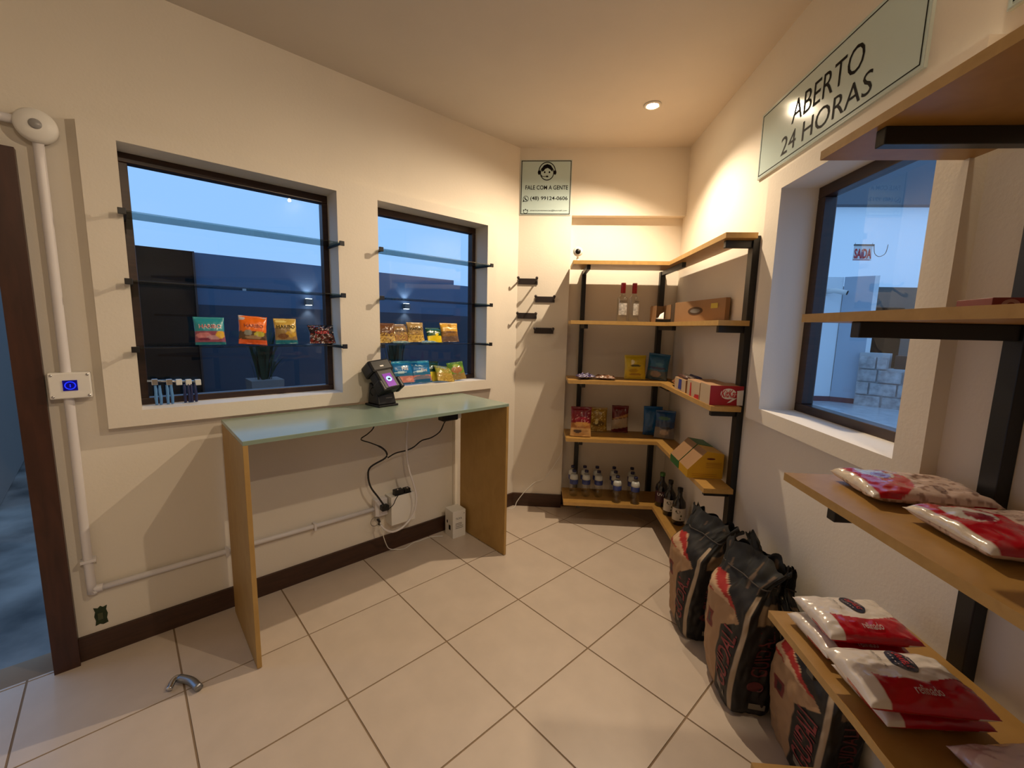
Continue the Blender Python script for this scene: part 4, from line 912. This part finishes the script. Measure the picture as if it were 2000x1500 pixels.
for i, (t, z) in enumerate([(2.83, 1.84), (5.04, 1.86)]):
    q = thing('outdoor_wall_lamp', ['small cube wall lamp seen through the large left window', 'small cube wall lamp seen through the smaller window'][i], 'wall lamp', W(t, MW, z), A0)
    b = MB(); b.box(-.07, .07, -.16, -.02, -.06, .06); b.build('lamp_body', 'extdk2', q, bevel=.005)
    b = MB(); b.box(-.02, .02, -.02, 0, -.02, .02); b.build('lamp_mount', 'extdk2', q)
    b = MB(); b.box(-.05, .05, -.14, -.04, -.068, -.061); b.box(-.05, .05, -.14, -.04, .061, .068); b.build('lamp_glass', mat('cool_lamp_glow', (1, 1, 1), .5, emit=(.85, .93, 1), es=6), q)
    for s in (-1, 1):
        l = bpy.data.lights.new('sconce_light', 'SPOT'); l.energy = 9; l.color = (.85, .93, 1); l.spot_size = math.radians(95); l.spot_blend = .6; l.shadow_soft_size = .03
        o = bpy.data.objects.new('sconce_light', l); COL.objects.link(o); o.parent = q; o.location = (0, -.09, s*.08)
        if s > 0: o.rotation_euler = (PI, 0, 0)
def plant(label, t, m_, potw, poth, hh, seed):
    q = thing('potted_plant', label, 'plant', W(t, m_, -.05), A0)
    b = MB(); b.prism([(-potw*.42, -potw*.42), (potw*.42, -potw*.42), (potw*.42, potw*.42), (-potw*.42, potw*.42)], 0, .03); b.add([Vector((x*k, y*k, z)) for z, k in ((.03, .42*potw), (poth, .5*potw)) for x, y in ((-1, -1), (1, -1), (1, 1), (-1, 1))], [(0, 1, 5, 4), (1, 2, 6, 5), (2, 3, 7, 6), (3, 0, 4, 7), (4, 5, 6, 7)]); b.build('planter', 'pot', q)
    R = random.Random(seed); b = MB()
    for i in range(46):
        a = R.uniform(0, 2*PI); L = R.uniform(.35, 1)*hh; out = R.uniform(.1, .42)*potw*1.4; w_ = R.uniform(.015, .03); d = Vector((math.cos(a), math.sin(a), 0)); s = Vector((-d.y, d.x, 0))*w_; base = Vector((0, 0, poth))+d*R.uniform(0, .1)
        p = [base, base+d*out*.5+Vector((0, 0, L*.6)), base+d*out*1.1+Vector((0, 0, L))]
        b.add([p[0]-s*.4, p[0]+s*.4, p[1]+s, p[1]-s, p[2]], [(0, 1, 2, 3), (3, 2, 4)])
    b.build('foliage', 'leaf', q); return q
plant('spiky plant in a grey planter seen through the large left window', 1.26, 6.0, .36, .76, .75, 1)
plant('tall spiky plant seen through the smaller window', 3.05, 6.0, .34, .60, 1.0, 2)
b = MB(); b.box(-.03, .03, -.004, 0, -.05, .05); q = b.build('wall_switch', 'white', loc=W(1.72, MW, .98+.18), rz=A0); tag(q, 'small pale switch plate on the far blue wall', 'switch')
# beyond the door, left
Xd = Matrix.Translation((-6.1, 4.3, 0)) @ Matrix.Rotation(math.radians(138), 4, 'Z')
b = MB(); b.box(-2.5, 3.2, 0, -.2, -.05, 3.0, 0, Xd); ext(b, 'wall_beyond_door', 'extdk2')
b = MB(); b.box(-2.5, 3.2, .03, 0, -.05, .14, 0, Xd); ext(b, 'baseboard_beyond_door', 'base')
# right side: porch roof, wall, column, stone wall
b = MB(); b.add([Vector(p) for p in ((1.6, 4.29, 2.61), (12, 4.29, 2.61), (12, 14, 2.61), (1.6, 14, 2.61))], [(0, 1, 2, 3)]); ext(b, 'porch_roof', 'roof')
b = MB(); b.box(1.6, 12, 4.20, 4.29, 2.60, 2.98); ext(b, 'roof_fascia', 'fascia')
b = MB(); b.box(2.2, 6.22, 9.38, 9.6, -.05, 2.60); ext(b, 'wall_porch', 'extlight')
b = MB(); b.box(2.2, 6.22, 9.36, 9.38, -.05, .10); ext(b, 'baseboard_porch', 'maroon')
va = Vector((6.22, 9.36)); vb = Vector((6.61, 9.085)); dd = (vb-va).normalized(); nn = Vector((-dd.y, dd.x))
if nn.y < 0: nn = -nn
b = MB(); b.prism([va, vb, vb+nn*.4, va+nn*.4], -.05, 2.60); ext(b, 'trim_4', 'extgrey')
b = MB(); b.prism([va-nn*.006, vb-nn*.006, vb, va], -.05, .10); ext(b, 'baseboard_column', 'maroon')
b = MB(); b.prism([vb, vb+dd*.075, vb+dd*.075+nn*.4, vb+nn*.4], -.05, 2.60); ext(b, 'trim_5', 'extlight')
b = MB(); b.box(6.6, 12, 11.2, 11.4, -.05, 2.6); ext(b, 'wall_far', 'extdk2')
b = MB(); b.box(7.6, 8.9, 11.15, 11.2, 0, 2.1); ext(b, 'door_3', 'extbrown')
sw = struct(bpy.data.objects.new('wall_stone', None)); COL.objects.link(sw)
p0 = Vector((6.46, 9.02)); p1 = Vector((8.3, 7.1)); sd = (p1-p0).normalized(); XS = Matrix.Translation((p0.x, p0.y, 0)) @ Matrix.Rotation(math.atan2(sd.y, sd.x), 4, 'Z')
b = MB(); b.box(0, 2.6, .04, .30, -.05, .78, 0, XS); b.box(0, .46, .04, .30, .78, 1.07, 0, XS); b.build('mortar_bed', 'mortar', sw)
R = random.Random(5)
for r in range(5):
    x = -.02-(.18 if r % 2 else 0); z = r*.262-.04
    while x < (2.5 if r < 3 else .40):
        L = R.uniform(.34, .50); x1_ = min(x+L, .46) if r >= 3 else x+L; xs = max(x, 0)
        if r == 4: break
        b = MB(); dpt = R.uniform(-.03, .01); b.box(xs+.012, x1_-.012, dpt, .05, z+.012, z+.252); b.build('stone', 'stone', sw, bevel=.012).matrix_local = XS
        x += L
q = thing('planter_bench', 'dark brown block on the low stone wall seen through the right window', 'planter', tuple(XS @ Vector((.8, .2, .78))), math.atan2(sd.y, sd.x))
b = MB(); b.box(-.26, .45, -.15, .15, 0, .26); b.build('block', 'frame', q, bevel=.01)
# exit sign and porch camera
q = thing('exit_sign', 'white hanging exit sign with red letters under the porch roof', 'sign', (4.096, 5.888, 2.60))
b = MB(); b.box(-.118, .105, -.004, .004, -.222, -.040); b.build('panel', 'whitep', q)
b = MB(); text(b, 'SAiDA', lambda x, y: Vector((x, -.006, y)), -.112, .100, -.200, -.075, bold=.04); b.add([Vector((-.118, -.006, -.218)), Vector((.085, -.006, -.218)), Vector((.085, -.006, -.210)), Vector((-.118, -.006, -.210))], [(0, 1, 2, 3)]); b.build('lettering', 'redp', q)
b = MB(); b.box(-.12, .12, -.01, .01, -.04, -.02); b.build('rail', 'extdk2', q)
b = MB(); b.tube([(-.11, 0, -.02), (-.11, 0, 0)], .003, 6, sub=1); b.tube([(.1, 0, -.02), (.1, 0, 0)], .003, 6, sub=1); b.build('hanger', 'steel', q)
b = MB(); b.tube([(.12, 0, -.03), (.14, 0, -.13), (.20, 0, -.17), (.27, 0, -.13), (.29, 0, -.02)], .004, 6); b.build('cord', 'extdk2', q)
q = thing('outdoor_camera', 'white bullet security camera seen through the right window', 'camera', (5.86, 9.38, 2.30))
b = MB(); b.box(-.05, .05, -.03, 0, -.09, .05); b.build('camera_mount', 'white', q, bevel=.006)
b = MB(); b.tube([(.02, -.05, .0), (.12, -.14, .01), (.27, -.26, -.04)], .05, 14, sub=1); b.build('camera_body', 'white', q)
b = MB(); b.tube([(.265, -.256, -.038), (.285, -.272, -.045)], .042, 14, sub=1); b.build('lens', 'black', q)
